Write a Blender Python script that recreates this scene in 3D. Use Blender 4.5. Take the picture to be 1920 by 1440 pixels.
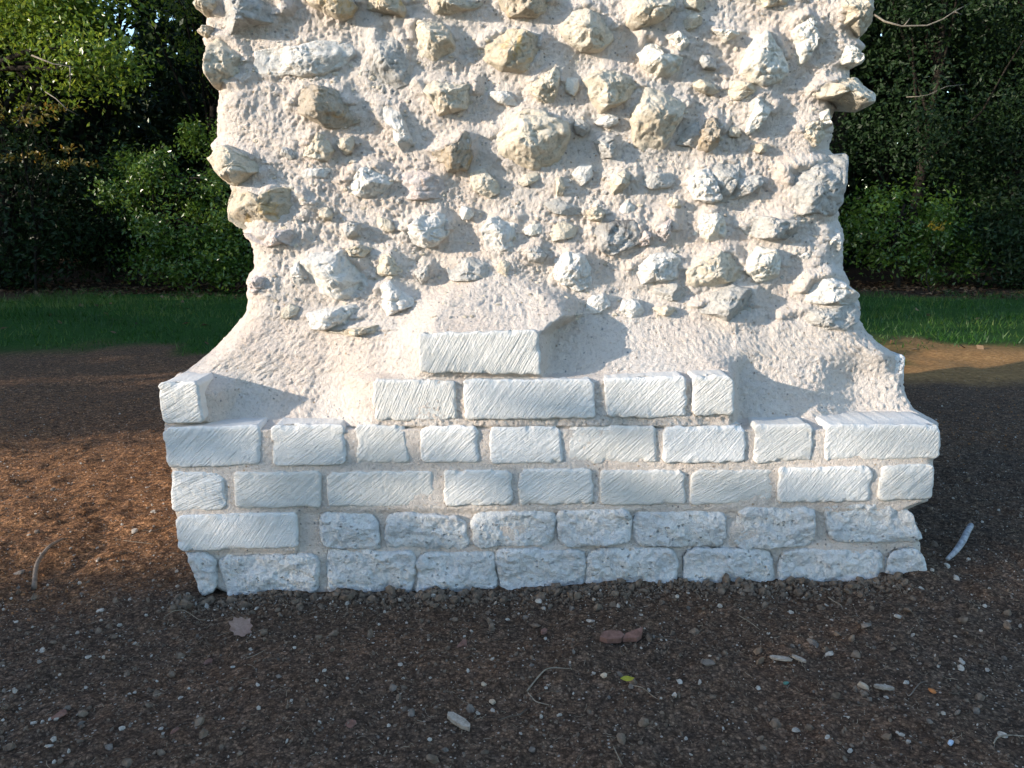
import bpy, math, random
import numpy as np

for o in list(bpy.data.objects):
    bpy.data.objects.remove(o)
SC = bpy.context.scene
COL = SC.collection

# ------------------------------------------------------------------ camera, sky, sun, exposure
F_PX, PITCH, CAM_H = 1492.0, math.radians(12.0), 1.02
cam_data = bpy.data.cameras.new("camera")
cam_data.sensor_width = 36.0
cam_data.lens = 36.0 * F_PX / 1920.0
cam_data.clip_start = 0.02
cam_data.clip_end = 2000.0
cam = bpy.data.objects.new("camera", cam_data)
cam.location = (0.0, 0.0, CAM_H)
cam.rotation_euler = (math.radians(90.0) - PITCH, 0.0, 0.0)
COL.objects.link(cam)
SC.camera = cam

SUN_AZ, SUN_EL = math.radians(67.0), math.radians(13.0)     # azimuth measured from straight behind the camera towards its left
TO_SUN = np.array([-math.sin(SUN_AZ) * math.cos(SUN_EL), -math.cos(SUN_AZ) * math.cos(SUN_EL), math.sin(SUN_EL)])
SUN_STRENGTH, SKY_STRENGTH, EXPOSURE = 2.45, 0.15, 1.66

world = bpy.data.worlds.new("World")
SC.world = world
world.use_nodes = True
wn = world.node_tree
wn.nodes.clear()
w_out = wn.nodes.new("ShaderNodeOutputWorld")
w_bg = wn.nodes.new("ShaderNodeBackground")
w_sky = wn.nodes.new("ShaderNodeTexSky")
w_sky.sky_type = "NISHITA"
w_sky.sun_disc = False
w_sky.sun_elevation = SUN_EL
w_sky.sun_rotation = math.atan2(TO_SUN[0], TO_SUN[1])
w_sky.air_density, w_sky.dust_density, w_sky.ozone_density = 1.0, 0.6, 2.2
w_bg.inputs["Strength"].default_value = SKY_STRENGTH
wn.links.new(w_sky.outputs[0], w_bg.inputs[0])
wn.links.new(w_bg.outputs[0], w_out.inputs[0])

sun_data = bpy.data.lights.new("sun", "SUN")
sun_data.energy = SUN_STRENGTH
sun_data.angle = math.radians(0.55)
sun_data.color = (1.0, 0.88, 0.75)
sun = bpy.data.objects.new("sun", sun_data)
sun.location = (-6, -4, 8)
from mathutils import Vector, Matrix
sun.rotation_euler = Vector(TO_SUN).to_track_quat("Z", "Y").to_euler()
COL.objects.link(sun)

SC.view_settings.view_transform = "Standard"
SC.view_settings.look = "None"
SC.view_settings.gamma = 1.0
SC.view_settings.use_curve_mapping = False
SC.view_settings.exposure = EXPOSURE
SC.render.engine = "CYCLES"
SC.cycles.max_bounces = 8
SC.cycles.use_denoising = True

# ------------------------------------------------------------------ maths helpers
def ray(u, v):
    a = (np.asarray(u, float) - 960.0) / F_PX
    b = (720.0 - np.asarray(v, float)) / F_PX
    ct, st = math.cos(PITCH), math.sin(PITCH)
    return a, ct + b * st, -st + b * ct

def at(u, v, Y):
    """point where the sight line through a photo pixel meets the vertical plane y = Y"""
    dx, dy, dz = ray(u, v)
    k = Y / dy
    return dx * k, np.zeros_like(k) + Y, CAM_H + dz * k

def on_ground(u, v):
    dx, dy, dz = ray(u, v)
    k = -CAM_H / dz
    x, y = dx * k, dy * k
    for _ in range(3):
        k = (float(ground_z(np.array([x]), np.array([y]))[0]) - CAM_H) / dz
        x, y = dx * k, dy * k
    return float(x), float(y)

def _hash(ix, iy, iz, seed):
    h = (ix.astype(np.uint32) * np.uint32(374761393) + iy.astype(np.uint32) * np.uint32(668265263)
         + iz.astype(np.uint32) * np.uint32(2147483647) + np.uint32((seed * 974634777) & 0xFFFFFFFF))
    h = (h ^ (h >> np.uint32(13))) * np.uint32(1274126177)
    h = (h ^ (h >> np.uint32(16))) * np.uint32(2246822519)
    return (h ^ (h >> np.uint32(15))).astype(np.float64) / 4294967295.0

def vnoise(x, y, z, seed=0):
    """smooth value noise in -1..1"""
    x, y, z = np.broadcast_arrays(np.asarray(x, float), np.asarray(y, float), np.asarray(z, float))
    fx, fy, fz = np.floor(x), np.floor(y), np.floor(z)
    ix, iy, iz = (q.astype(np.int64) & 0xFFFFFFFF for q in (fx, fy, fz))
    tx, ty, tz = x - fx, y - fy, z - fz
    tx, ty, tz = (t * t * t * (t * (t * 6 - 15) + 10) for t in (tx, ty, tz))
    out = 0.0
    for a in (0, 1):
        wx = tx if a else 1 - tx
        for b in (0, 1):
            wy = ty if b else 1 - ty
            for c in (0, 1):
                wz = tz if c else 1 - tz
                out = out + wx * wy * wz * _hash(ix + a, iy + b, iz + c, seed)
    return out * 2 - 1

def fbm(x, y, z, octaves=4, seed=0, gain=0.5):
    s, a, f = 0.0, 1.0, 1.0
    for i in range(octaves):
        s = s + a * vnoise(x * f + 17.3 * i, y * f - 9.1 * i, z * f + 4.7 * i, seed + i)
        a *= gain
        f *= 2.03
    return s

def sstep(a, b, x):
    t = np.clip((x - a) / (b - a), 0, 1)
    return t * t * (3 - 2 * t)

# ------------------------------------------------------------------ object helpers
def tag(o, label=None, cat=None, group=None, kind=None):
    if label: o["label"] = label
    if cat: o["category"] = cat
    if group: o["group"] = group
    if kind: o["kind"] = kind
    return o

def empty(name, loc):
    o = bpy.data.objects.new(name, None)
    o.location = loc
    o.empty_display_size = 0.1
    COL.objects.link(o)
    return o

def np_mesh(name, verts, faces, mat, smooth=True, attr=None):
    """faces: an (n,3) or (n,4) int array, or a list of such arrays"""
    if not isinstance(faces, (list, tuple)):
        faces = [faces]
    me = bpy.data.meshes.new(name)
    verts = np.ascontiguousarray(verts, dtype=np.float32)
    me.vertices.add(len(verts))
    me.vertices.foreach_set("co", verts.ravel())
    nl = sum(f.size for f in faces)
    nf = sum(len(f) for f in faces)
    me.loops.add(nl)
    me.polygons.add(nf)
    me.loops.foreach_set("vertex_index", np.concatenate([f.ravel() for f in faces]).astype(np.int32))
    sizes = np.concatenate([np.full(len(f), f.shape[1]) for f in faces])
    starts = np.concatenate([[0], np.cumsum(sizes)[:-1]]).astype(np.int32)
    me.polygons.foreach_set("loop_start", starts)
    me.polygons.foreach_set("use_smooth", np.full(nf, smooth))
    me.update(calc_edges=True)
    me.validate()
    if mat is not None:
        for m in (mat if isinstance(mat, (list, tuple)) else [mat]):
            me.materials.append(m)
    if attr is not None:
        for nm, val in attr.items():
            a = me.attributes.new(nm, "FLOAT", "POINT")
            a.data.foreach_set("value", np.ascontiguousarray(val, dtype=np.float32))
    return me

def link(name, me, parent=None, loc=None):
    o = bpy.data.objects.new(name, me)
    if loc is not None: o.location = loc
    COL.objects.link(o)
    if parent is not None:
        o.parent = parent
        if loc is not None:
            o.location = Vector(loc) - parent.location
    return o

def grid_faces(nr, nc, wrap=False):
    r = np.arange(nr - 1)[:, None]
    c = np.arange(nc if wrap else nc - 1)[None, :]
    c2 = (c + 1) % nc
    return np.stack([r * nc + c, r * nc + c2, (r + 1) * nc + c2, (r + 1) * nc + c], -1).reshape(-1, 4)

# ------------------------------------------------------------------ materials
class NT:
    def __init__(self, name):
        self.m = bpy.data.materials.new(name)
        self.m.use_nodes = True
        self.t = self.m.node_tree
        self.t.nodes.clear()
        self.out = self.n("ShaderNodeOutputMaterial")
        self.b = self.n("ShaderNodeBsdfPrincipled")
        self.t.links.new(self.b.outputs[0], self.out.inputs[0])
    def n(self, kind, **kw):
        nd = self.t.nodes.new(kind)
        for k, v in kw.items(): setattr(nd, k, v)
        return nd
    def l(self, a, b): self.t.links.new(a, b)
    def setin(self, sock, v):
        if hasattr(v, "is_output"): self.l(v, sock)
        else: sock.default_value = v
    def coords(self, kind="Object", offset=True):
        tc = self.n("ShaderNodeTexCoord")
        if not offset: return tc.outputs[kind]
        oi = self.n("ShaderNodeObjectInfo")
        mm = self.n("ShaderNodeMath", operation="MULTIPLY"); self.l(oi.outputs["Random"], mm.inputs[0]); mm.inputs[1].default_value = 37.0
        va = self.n("ShaderNodeVectorMath", operation="ADD")
        self.l(tc.outputs[kind], va.inputs[0]); self.l(mm.outputs[0], va.inputs[1])
        return va.outputs[0]
    def noise(self, co, scale, detail=4, rough=0.55, dist=0.0):
        n = self.n("ShaderNodeTexNoise")
        self.l(co, n.inputs["Vector"])
        n.inputs["Scale"].default_value = scale; n.inputs["Detail"].default_value = detail
        n.inputs["Roughness"].default_value = rough; n.inputs["Distortion"].default_value = dist
        return n.outputs["Fac"]
    def voro(self, co, scale, out="Distance", rand=1.0):
        n = self.n("ShaderNodeTexVoronoi")
        self.l(co, n.inputs["Vector"]); n.inputs["Scale"].default_value = scale; n.inputs["Randomness"].default_value = rand
        return n.outputs[out]
    def ramp(self, fac, stops):
        r = self.n("ShaderNodeValToRGB")
        self.l(fac, r.inputs[0])
        e = r.color_ramp.elements
        while len(e) < len(stops): e.new(0.5)
        for el, (p, c) in zip(e, stops):
            el.position = p
            el.color = (c, c, c, 1) if isinstance(c, (int, float)) else (*c, 1)
        return r.outputs[0]
    def mix(self, fac, a, b, blend="MIX"):
        x = self.n("ShaderNodeMix", data_type="RGBA", blend_type=blend)
        self.setin(x.inputs[0], fac)
        self.setin(x.inputs[6], a if hasattr(a, "is_output") else (*a, 1))
        self.setin(x.inputs[7], b if hasattr(b, "is_output") else (*b, 1))
        return x.outputs[2]
    def math(self, op, a, b=0.0):
        x = self.n("ShaderNodeMath", operation=op)
        self.setin(x.inputs[0], a); self.setin(x.inputs[1], b)
        return x.outputs[0]
    def bump(self, h, strength=0.5, dist=0.01, prev=None):
        x = self.n("ShaderNodeBump")
        x.inputs["Strength"].default_value = strength; x.inputs["Distance"].default_value = dist
        self.l(h, x.inputs["Height"])
        if prev is not None: self.l(prev, x.inputs["Normal"])
        return x.outputs[0]
    def done(self, color, rough=0.9, normal=None, spec=0.2):
        self.setin(self.b.inputs["Base Color"], color if hasattr(color, "is_output") else (*color, 1))
        self.setin(self.b.inputs["Roughness"], rough)
        self.b.inputs["Specular IOR Level"].default_value = spec
        if normal is not None: self.l(normal, self.b.inputs["Normal"])
        return self.m

def mat_mortar():
    k = NT("lime_mortar")
    co = k.coords("Object", False)
    big = k.noise(co, 4.0, 4, 0.6)
    mid = k.noise(co, 22.0, 5, 0.65)
    fine = k.noise(co, 150.0, 4, 0.7)
    c = k.ramp(big, [(0.32, (0.74, 0.62, 0.525)), (0.5, (0.755, 0.67, 0.59)), (0.68, (0.73, 0.68, 0.63))])
    c = k.mix(k.ramp(mid, [(0.35, 0.0), (0.7, 0.5)]), c, (0.78, 0.71, 0.63))
    cell = k.voro(co, 130.0, "Color")
    sep = k.n("ShaderNodeSeparateColor"); k.l(cell, sep.inputs[0])
    dist = k.voro(co, 130.0, "Distance")
    grains = k.math("MULTIPLY", k.ramp(sep.outputs[0], [(0.955, 0.0), (0.975, 1.0)]), k.ramp(dist, [(0.35, 1.0), (0.5, 0.0)]))
    gcol = k.ramp(sep.outputs[1], [(0.0, (0.33, 0.29, 0.25)), (0.4, (0.30, 0.30, 0.31)), (0.7, (0.55, 0.40, 0.26)), (1.0, (0.76, 0.73, 0.68))])
    c = k.mix(grains, c, gcol)
    h = k.math("ADD", k.math("MULTIPLY", mid, 0.5), k.math("MULTIPLY", fine, 0.45))
    h = k.math("ADD", h, k.math("MULTIPLY", grains, 0.12))
    h = k.math("ADD", h, k.math("MULTIPLY", k.noise(co, 320.0, 3, 0.7), 0.3))
    grit = k.noise(co, 100.0, 5, 0.8)
    c = k.mix(k.ramp(grit, [(0.36, 0.6), (0.47, 0.0)]), c, (0.42, 0.365, 0.31))
    c = k.mix(k.ramp(grit, [(0.56, 0.0), (0.68, 0.5)]), c, (0.80, 0.76, 0.70))
    h = k.math("ADD", h, k.math("MULTIPLY", grit, 0.35))
    return k.done(c, 0.95, k.bump(h, 1.0, 0.018), 0.1)

def mat_stone(name, a, b, patch, patch_lo=0.6, pit=0.5):
    k = NT(name)
    co = k.coords("Object", True)
    big = k.noise(co, 9.0, 5, 0.6, 0.6)
    mid = k.noise(co, 38.0, 5, 0.65)
    fine = k.noise(co, 170.0, 4, 0.7)
    c = k.mix(k.ramp(big, [(0.35, 0.0), (0.65, 1.0)]), a, b)
    c = k.mix(k.ramp(k.noise(co, 16.0, 4, 0.6, 1.0), [(patch_lo, 0.0), (patch_lo + 0.12, 1.0)]), c, patch)
    c = k.mix(k.ramp(mid, [(0.3, 0.6), (0.48, 0.0)]), c, tuple(q * 0.55 for q in a))
    grit = k.noise(co, 95.0, 5, 0.8)
    c = k.mix(k.ramp(grit, [(0.36, 0.5), (0.47, 0.0)]), c, tuple(q * 0.5 for q in a))
    c = k.mix(k.ramp(grit, [(0.55, 0.0), (0.68, 0.45)]), c, tuple(min(0.85, q * 1.25) for q in b))
    pits = k.ramp(k.voro(co, 75.0), [(0.08, 1.0), (0.2, 0.0)])
    pits = k.math("MULTIPLY", pits, k.ramp(big, [(0.5, 0.0), (0.62, 1.0)]))
    c = k.mix(k.math("MULTIPLY", pits, pit), c, (0.2, 0.17, 0.13))
    h = k.math("ADD", k.math("MULTIPLY", mid, 0.7), k.math("MULTIPLY", fine, 0.3))
    h = k.math("ADD", k.math("SUBTRACT", h, k.math("MULTIPLY", pits, 0.5)), k.math("MULTIPLY", grit, 0.4))
    return k.done(c, 0.9, k.bump(h, 0.9, 0.016), 0.15)

def mat_block():
    k = NT("dressed_limestone")
    co = k.coords("Object", True)
    cb = k.n("ShaderNodeCombineXYZ")
    k.l(k.n("ShaderNodeAttribute", attribute_name="across").outputs["Fac"], cb.inputs[0])
    k.l(k.n("ShaderNodeAttribute", attribute_name="along").outputs["Fac"], cb.inputs[1])
    tool = k.math("MULTIPLY", k.noise(cb.outputs[0], 1.0, 1, 0.5), k.n("ShaderNodeAttribute", attribute_name="tooled").outputs["Fac"])
    big = k.noise(co, 7.0, 4, 0.6)
    fine = k.noise(co, 160.0, 5, 0.7)
    c = k.ramp(big, [(0.3, (0.66, 0.65, 0.62)), (0.7, (0.73, 0.72, 0.695))])
    oi = k.n("ShaderNodeObjectInfo")
    c = k.mix(1.0, c, k.ramp(oi.outputs["Random"], [(0.0, (0.90, 0.885, 0.85)), (0.5, (0.98, 0.975, 0.96)), (1.0, (1.04, 1.04, 1.04))]), "MULTIPLY")
    c = k.mix(k.ramp(k.noise(co, 11.0, 5, 0.7, 0.6), [(0.58, 0.0), (0.7, 0.35)]), c, (0.56, 0.52, 0.44))
    c = k.mix(k.ramp(k.noise(co, 45.0, 4, 0.7), [(0.58, 0.0), (0.75, 0.5)]), c, (0.58, 0.54, 0.47))
    specks = k.ramp(k.voro(co, 60.0), [(0.025, 1.0), (0.05, 0.0)])
    c = k.mix(k.math("MULTIPLY", specks, 0.35), c, (0.3, 0.27, 0.24))
    return k.done(c, 0.9, k.bump(fine, 0.6, 0.008, k.bump(tool, 1.0, 0.0040)), 0.15)

def mat_weathered():
    k = NT("weathered_limestone")
    co = k.coords("Object", True)
    big = k.noise(co, 12.0, 5, 0.65, 0.5)
    mid = k.noise(co, 50.0, 5, 0.7)
    c = k.ramp(big, [(0.3, (0.60, 0.605, 0.60)), (0.5, (0.74, 0.74, 0.72)), (0.7, (0.80, 0.785, 0.74))])
    c = k.mix(k.ramp(k.noise(co, 24.0, 5, 0.75, 0.8), [(0.58, 0.0), (0.70, 0.7)]), c, (0.30, 0.31, 0.325))
    c = k.mix(k.ramp(mid, [(0.3, 0.5), (0.46, 0.0)]), c, (0.33, 0.32, 0.30))
    pits = k.math("MULTIPLY", k.ramp(k.voro(co, 55.0), [(0.1, 1.0), (0.24, 0.0)]), k.ramp(big, [(0.46, 0.0), (0.56, 1.0)]))
    c = k.mix(k.math("MULTIPLY", pits, 0.18), c, (0.24, 0.24, 0.24))
    c = k.mix(k.ramp(k.noise(co, 110.0, 4, 0.8), [(0.36, 0.5), (0.47, 0.0)]), c, (0.44, 0.435, 0.42))
    h = k.math("SUBTRACT", k.math("ADD", mid, k.math("MULTIPLY", k.noise(co, 140.0, 4, 0.75), 0.5)), pits)
    return k.done(c, 0.92, k.bump(h, 1.0, 0.014), 0.12)

def mat_soil():
    k = NT("soil_ground")
    tc = k.n("ShaderNodeTexCoord"); co = tc.outputs["Object"]
    a_red = k.n("ShaderNodeAttribute", attribute_name="red").outputs["Fac"]
    a_grass = k.n("ShaderNodeAttribute", attribute_name="grassy").outputs["Fac"]
    a_litter = k.n("ShaderNodeAttribute", attribute_name="litter").outputs["Fac"]
    n1 = k.noise(co, 2.2, 4, 0.6)
    n2 = k.noise(co, 35.0, 5, 0.65)
    n3 = k.noise(co, 190.0, 4, 0.7)
    dark = k.ramp(n1, [(0.3, (0.080, 0.058, 0.042)), (0.5, (0.098, 0.065, 0.044)), (0.7, (0.118, 0.072, 0.046))])
    red = k.ramp(n2, [(0.3, (0.125, 0.062, 0.031)), (0.55, (0.20, 0.104, 0.050)), (0.8, (0.285, 0.158, 0.080))])
    c = k.mix(a_red, dark, red)
    c = k.mix(k.ramp(n2, [(0.4, 0.45), (0.62, 0.0)]), c, (0.035, 0.030, 0.027))
    for sc_, lo_, hi_ in ((75.0, 0.7, 1.35), (190.0, 0.5, 1.6)):
        sp = k.n("ShaderNodeSeparateColor"); k.l(k.voro(co, sc_, "Color"), sp.inputs[0])
        rr = k.ramp(sp.outputs[0], [(0.0, lo_), (0.75, 1.0), (1.0, hi_)])
        edge = k.ramp(k.voro(co, sc_), [(0.3, 1.0), (0.75, 0.62)])
        c = k.mix(1.0, c, k.mix(1.0, rr, edge, "MULTIPLY"), "MULTIPLY")
    c = k.mix(1.0, c, (2.15, 2.04, 1.92), "MULTIPLY")
    grass = k.ramp(n2, [(0.3, (0.016, 0.045, 0.009)), (0.7, (0.035, 0.085, 0.014))])
    c = k.mix(k.n("ShaderNodeAttribute", attribute_name="tan").outputs["Fac"], c, k.ramp(n2, [(0.3, (0.15, 0.078, 0.032)), (0.6, (0.34, 0.19, 0.075)), (0.8, (0.50, 0.31, 0.14))]))  # sunlight on the right-hand strip is put into the soil colour here
    c = k.mix(a_grass, c, grass)
    lit = k.ramp(k.noise(co, 22.0, 5, 0.7), [(0.35, (0.02, 0.013, 0.009)), (0.6, (0.055, 0.032, 0.02)), (0.75, (0.10, 0.065, 0.042))])
    c = k.mix(a_litter, c, lit)
    cell = k.voro(co, 110.0, "Color"); sep = k.n("ShaderNodeSeparateColor"); k.l(cell, sep.inputs[0])
    spk = k.math("MULTIPLY", k.ramp(sep.outputs[0], [(0.955, 0.0), (0.965, 1.0)]), k.ramp(k.voro(co, 110.0), [(0.25, 1.0), (0.36, 0.0)]))
    spk = k.math("MULTIPLY", spk, k.math("SUBTRACT", 1.0, a_grass))
    c = k.mix(spk, c, (0.36, 0.31, 0.26))
    h = k.math("ADD", k.math("MULTIPLY", n2, 0.6), k.math("MULTIPLY", n3, 0.4))
    return k.done(c, 0.95, k.bump(h, 0.9, 0.018), 0.1)

def mat_simple(name, a, b, scale=40.0, rough=0.9, bump=0.4, spec=0.15, dist=0.004):
    k = NT(name)
    co = k.coords("Object", True)
    n = k.noise(co, scale, 4, 0.65)
    c = k.mix(k.ramp(n, [(0.35, 0.0), (0.65, 1.0)]), a, b)
    return k.done(c, rough, k.bump(n, bump, dist), spec)

def mat_leaf(name, cols, rough=0.38, trans=0.3, spec=0.5):
    """leaf colours vary from leaf to leaf by the per-leaf attribute 'tint'"""
    k = NT(name)
    t = k.n("ShaderNodeAttribute", attribute_name="tint").outputs["Fac"]
    c = k.ramp(t, [(i / (len(cols) - 1), q) for i, q in enumerate(cols)])
    k.done(c, rough, None, spec)
    tr = k.n("ShaderNodeBsdfTranslucent")
    hs = k.n("ShaderNodeHueSaturation"); hs.inputs["Value"].default_value = 1.6; hs.inputs["Hue"].default_value = 0.48
    k.l(c, hs.inputs["Color"]); k.l(hs.outputs[0], tr.inputs[0])
    ms = k.n("ShaderNodeMixShader"); ms.inputs[0].default_value = trans
    k.l(k.b.outputs[0], ms.inputs[1]); k.l(tr.outputs[0], ms.inputs[2]); k.l(ms.outputs[0], k.out.inputs[0])
    return k.m

M_MORTAR = mat_mortar()
M_BLOCK = mat_block()
M_WEATHER = mat_weathered()
M_SOIL = mat_soil()
STONES = {
    "cream": mat_stone("cream_limestone", (0.60, 0.52, 0.40), (0.68, 0.62, 0.51), (0.60, 0.46, 0.26), 0.64),
    "ivory": mat_stone("ivory_limestone", (0.74, 0.69, 0.58), (0.76, 0.73, 0.66), (0.66, 0.55, 0.36), 0.68, 0.3),
    "ochre": mat_stone("ochre_limestone", (0.60, 0.52, 0.39), (0.55, 0.485, 0.39), (0.56, 0.41, 0.20), 0.57),
    "grey": mat_stone("grey_limestone", (0.43, 0.415, 0.38), (0.56, 0.54, 0.50), (0.60, 0.54, 0.42), 0.66),
    "white": mat_stone("white_limestone", (0.68, 0.65, 0.595), (0.73, 0.705, 0.65), (0.55, 0.52, 0.47), 0.68, 0.35),
    "tan": mat_stone("tan_limestone", (0.44, 0.365, 0.27), (0.47, 0.42, 0.35), (0.50, 0.34, 0.16), 0.6),
    "pink": mat_stone("pinkish_limestone", (0.60, 0.52, 0.475), (0.64, 0.57, 0.53), (0.58, 0.36, 0.21), 0.64, 0.2),
    "dark": mat_stone("dark_grey_limestone", (0.40, 0.385, 0.36), (0.58, 0.56, 0.52), (0.14, 0.135, 0.13), 0.5, 0.8),
}

# ------------------------------------------------------------------ the ground
Y0 = 2.10                                        # front plane of the dressed block courses
def ground_z(x, y, fine=False):
    x = np.asarray(x, float); y = np.asarray(y, float)
    z = 0.022 * x * np.exp(-((x / 3.0) ** 2)) * np.exp(-((y - 2.1) / 3.0) ** 2)
    z = z + 0.03 * vnoise(x * 0.7, y * 0.7, 0.3, 5) + 0.013 * vnoise(x * 2.4, y * 2.4, 1.3, 6)
    z = z - (0.022 - 0.014 * np.clip(x, -1, 1)) * np.exp(-((y - 2.1) / 0.5) ** 2) * np.exp(-(x / 1.8) ** 6)           # a shallow trench along the wall foot
    if fine:
        z = z + (0.011 * vnoise(x * 8, y * 3, 3.0, 35) + 0.008 * vnoise(x * 21, y * 8, 3.0, 36)) * np.exp(-((y - 2.08) / 0.12) ** 2)
        near = np.exp(-((np.maximum(y - 3.5, 0)) / 1.6) ** 2)
        z = z + near * (0.007 * fbm(x * 11, y * 11, 0.0, 3, 21) + 0.007 * np.maximum(fbm(x * 34 + 3 * vnoise(x * 5, y * 5, 1.0, 32), y * 34, 2.0, 3, 31), 0) ** 1.4)
        z = z + (1 - near) * 0.02 * vnoise(x * 4, y * 4, 0.0, 41)
    return z

def spaced(a, b, step): return np.arange(a, b, step)
gx = np.concatenate([-np.geomspace(400, 3.6, 26), spaced(-3.4, -2.2, 0.03), spaced(-2.2, 2.3, 0.0105), spaced(2.3, 3.5, 0.03), np.geomspace(3.6, 400, 26)])
gy = np.concatenate([-np.geomspace(400, 1.2, 22), spaced(-1.0, 1.1, 0.15), spaced(1.1, 3.0, 0.0095), spaced(3.0, 5.0, 0.02), spaced(5.0, 13.0, 0.08), np.geomspace(13.2, 400, 20)])
GX, GY = np.meshgrid(gx, gy)
GZ = ground_z(GX, GY, True)
wob = 0.45 * vnoise(GX * 0.9, GY * 0.4, 0, 51) + 0.5 * vnoise(GX * 3.3, GY * 2.0, 0, 52)
grassy = sstep(5.7, 6.5, GY + wob + 0.25 * np.clip(GX, -4, 4) * 0.1) * (1 - sstep(10.3, 11.0, GY + wob))
litter = sstep(10.3, 11.0, GY + wob)
wob2 = 0.25 * vnoise(GX * 1.4, GY * 1.4, 0, 53) + 0.15 * vnoise(GX * 5, GY * 5, 0, 54)
red = sstep(1.9, 2.8, GY + 0.9 * np.clip(-GX - 1.0, -1.2, 0.8) + wob2)
red = np.clip(red * (1.0 - 0.55 * sstep(3.2, 4.0, GY)) * (1.0 - 0.7 * sstep(0.4, 1.6, GX)), 0, 1)
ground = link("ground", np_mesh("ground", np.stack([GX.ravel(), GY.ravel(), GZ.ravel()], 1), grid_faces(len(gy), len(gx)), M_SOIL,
              attr={"tan": (sstep(4.6, 5.0, GY + 0.3 * wob2) * (1 - sstep(5.9, 6.5, GY + 0.5 * wob)) * sstep(1.6, 2.6, GX)).ravel(), "red": red.ravel(), "grassy": grassy.ravel(), "litter": litter.ravel()}))  # tan mask brightens the soil colour where the sunlit strip lies
tag(ground, kind="structure")

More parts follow.
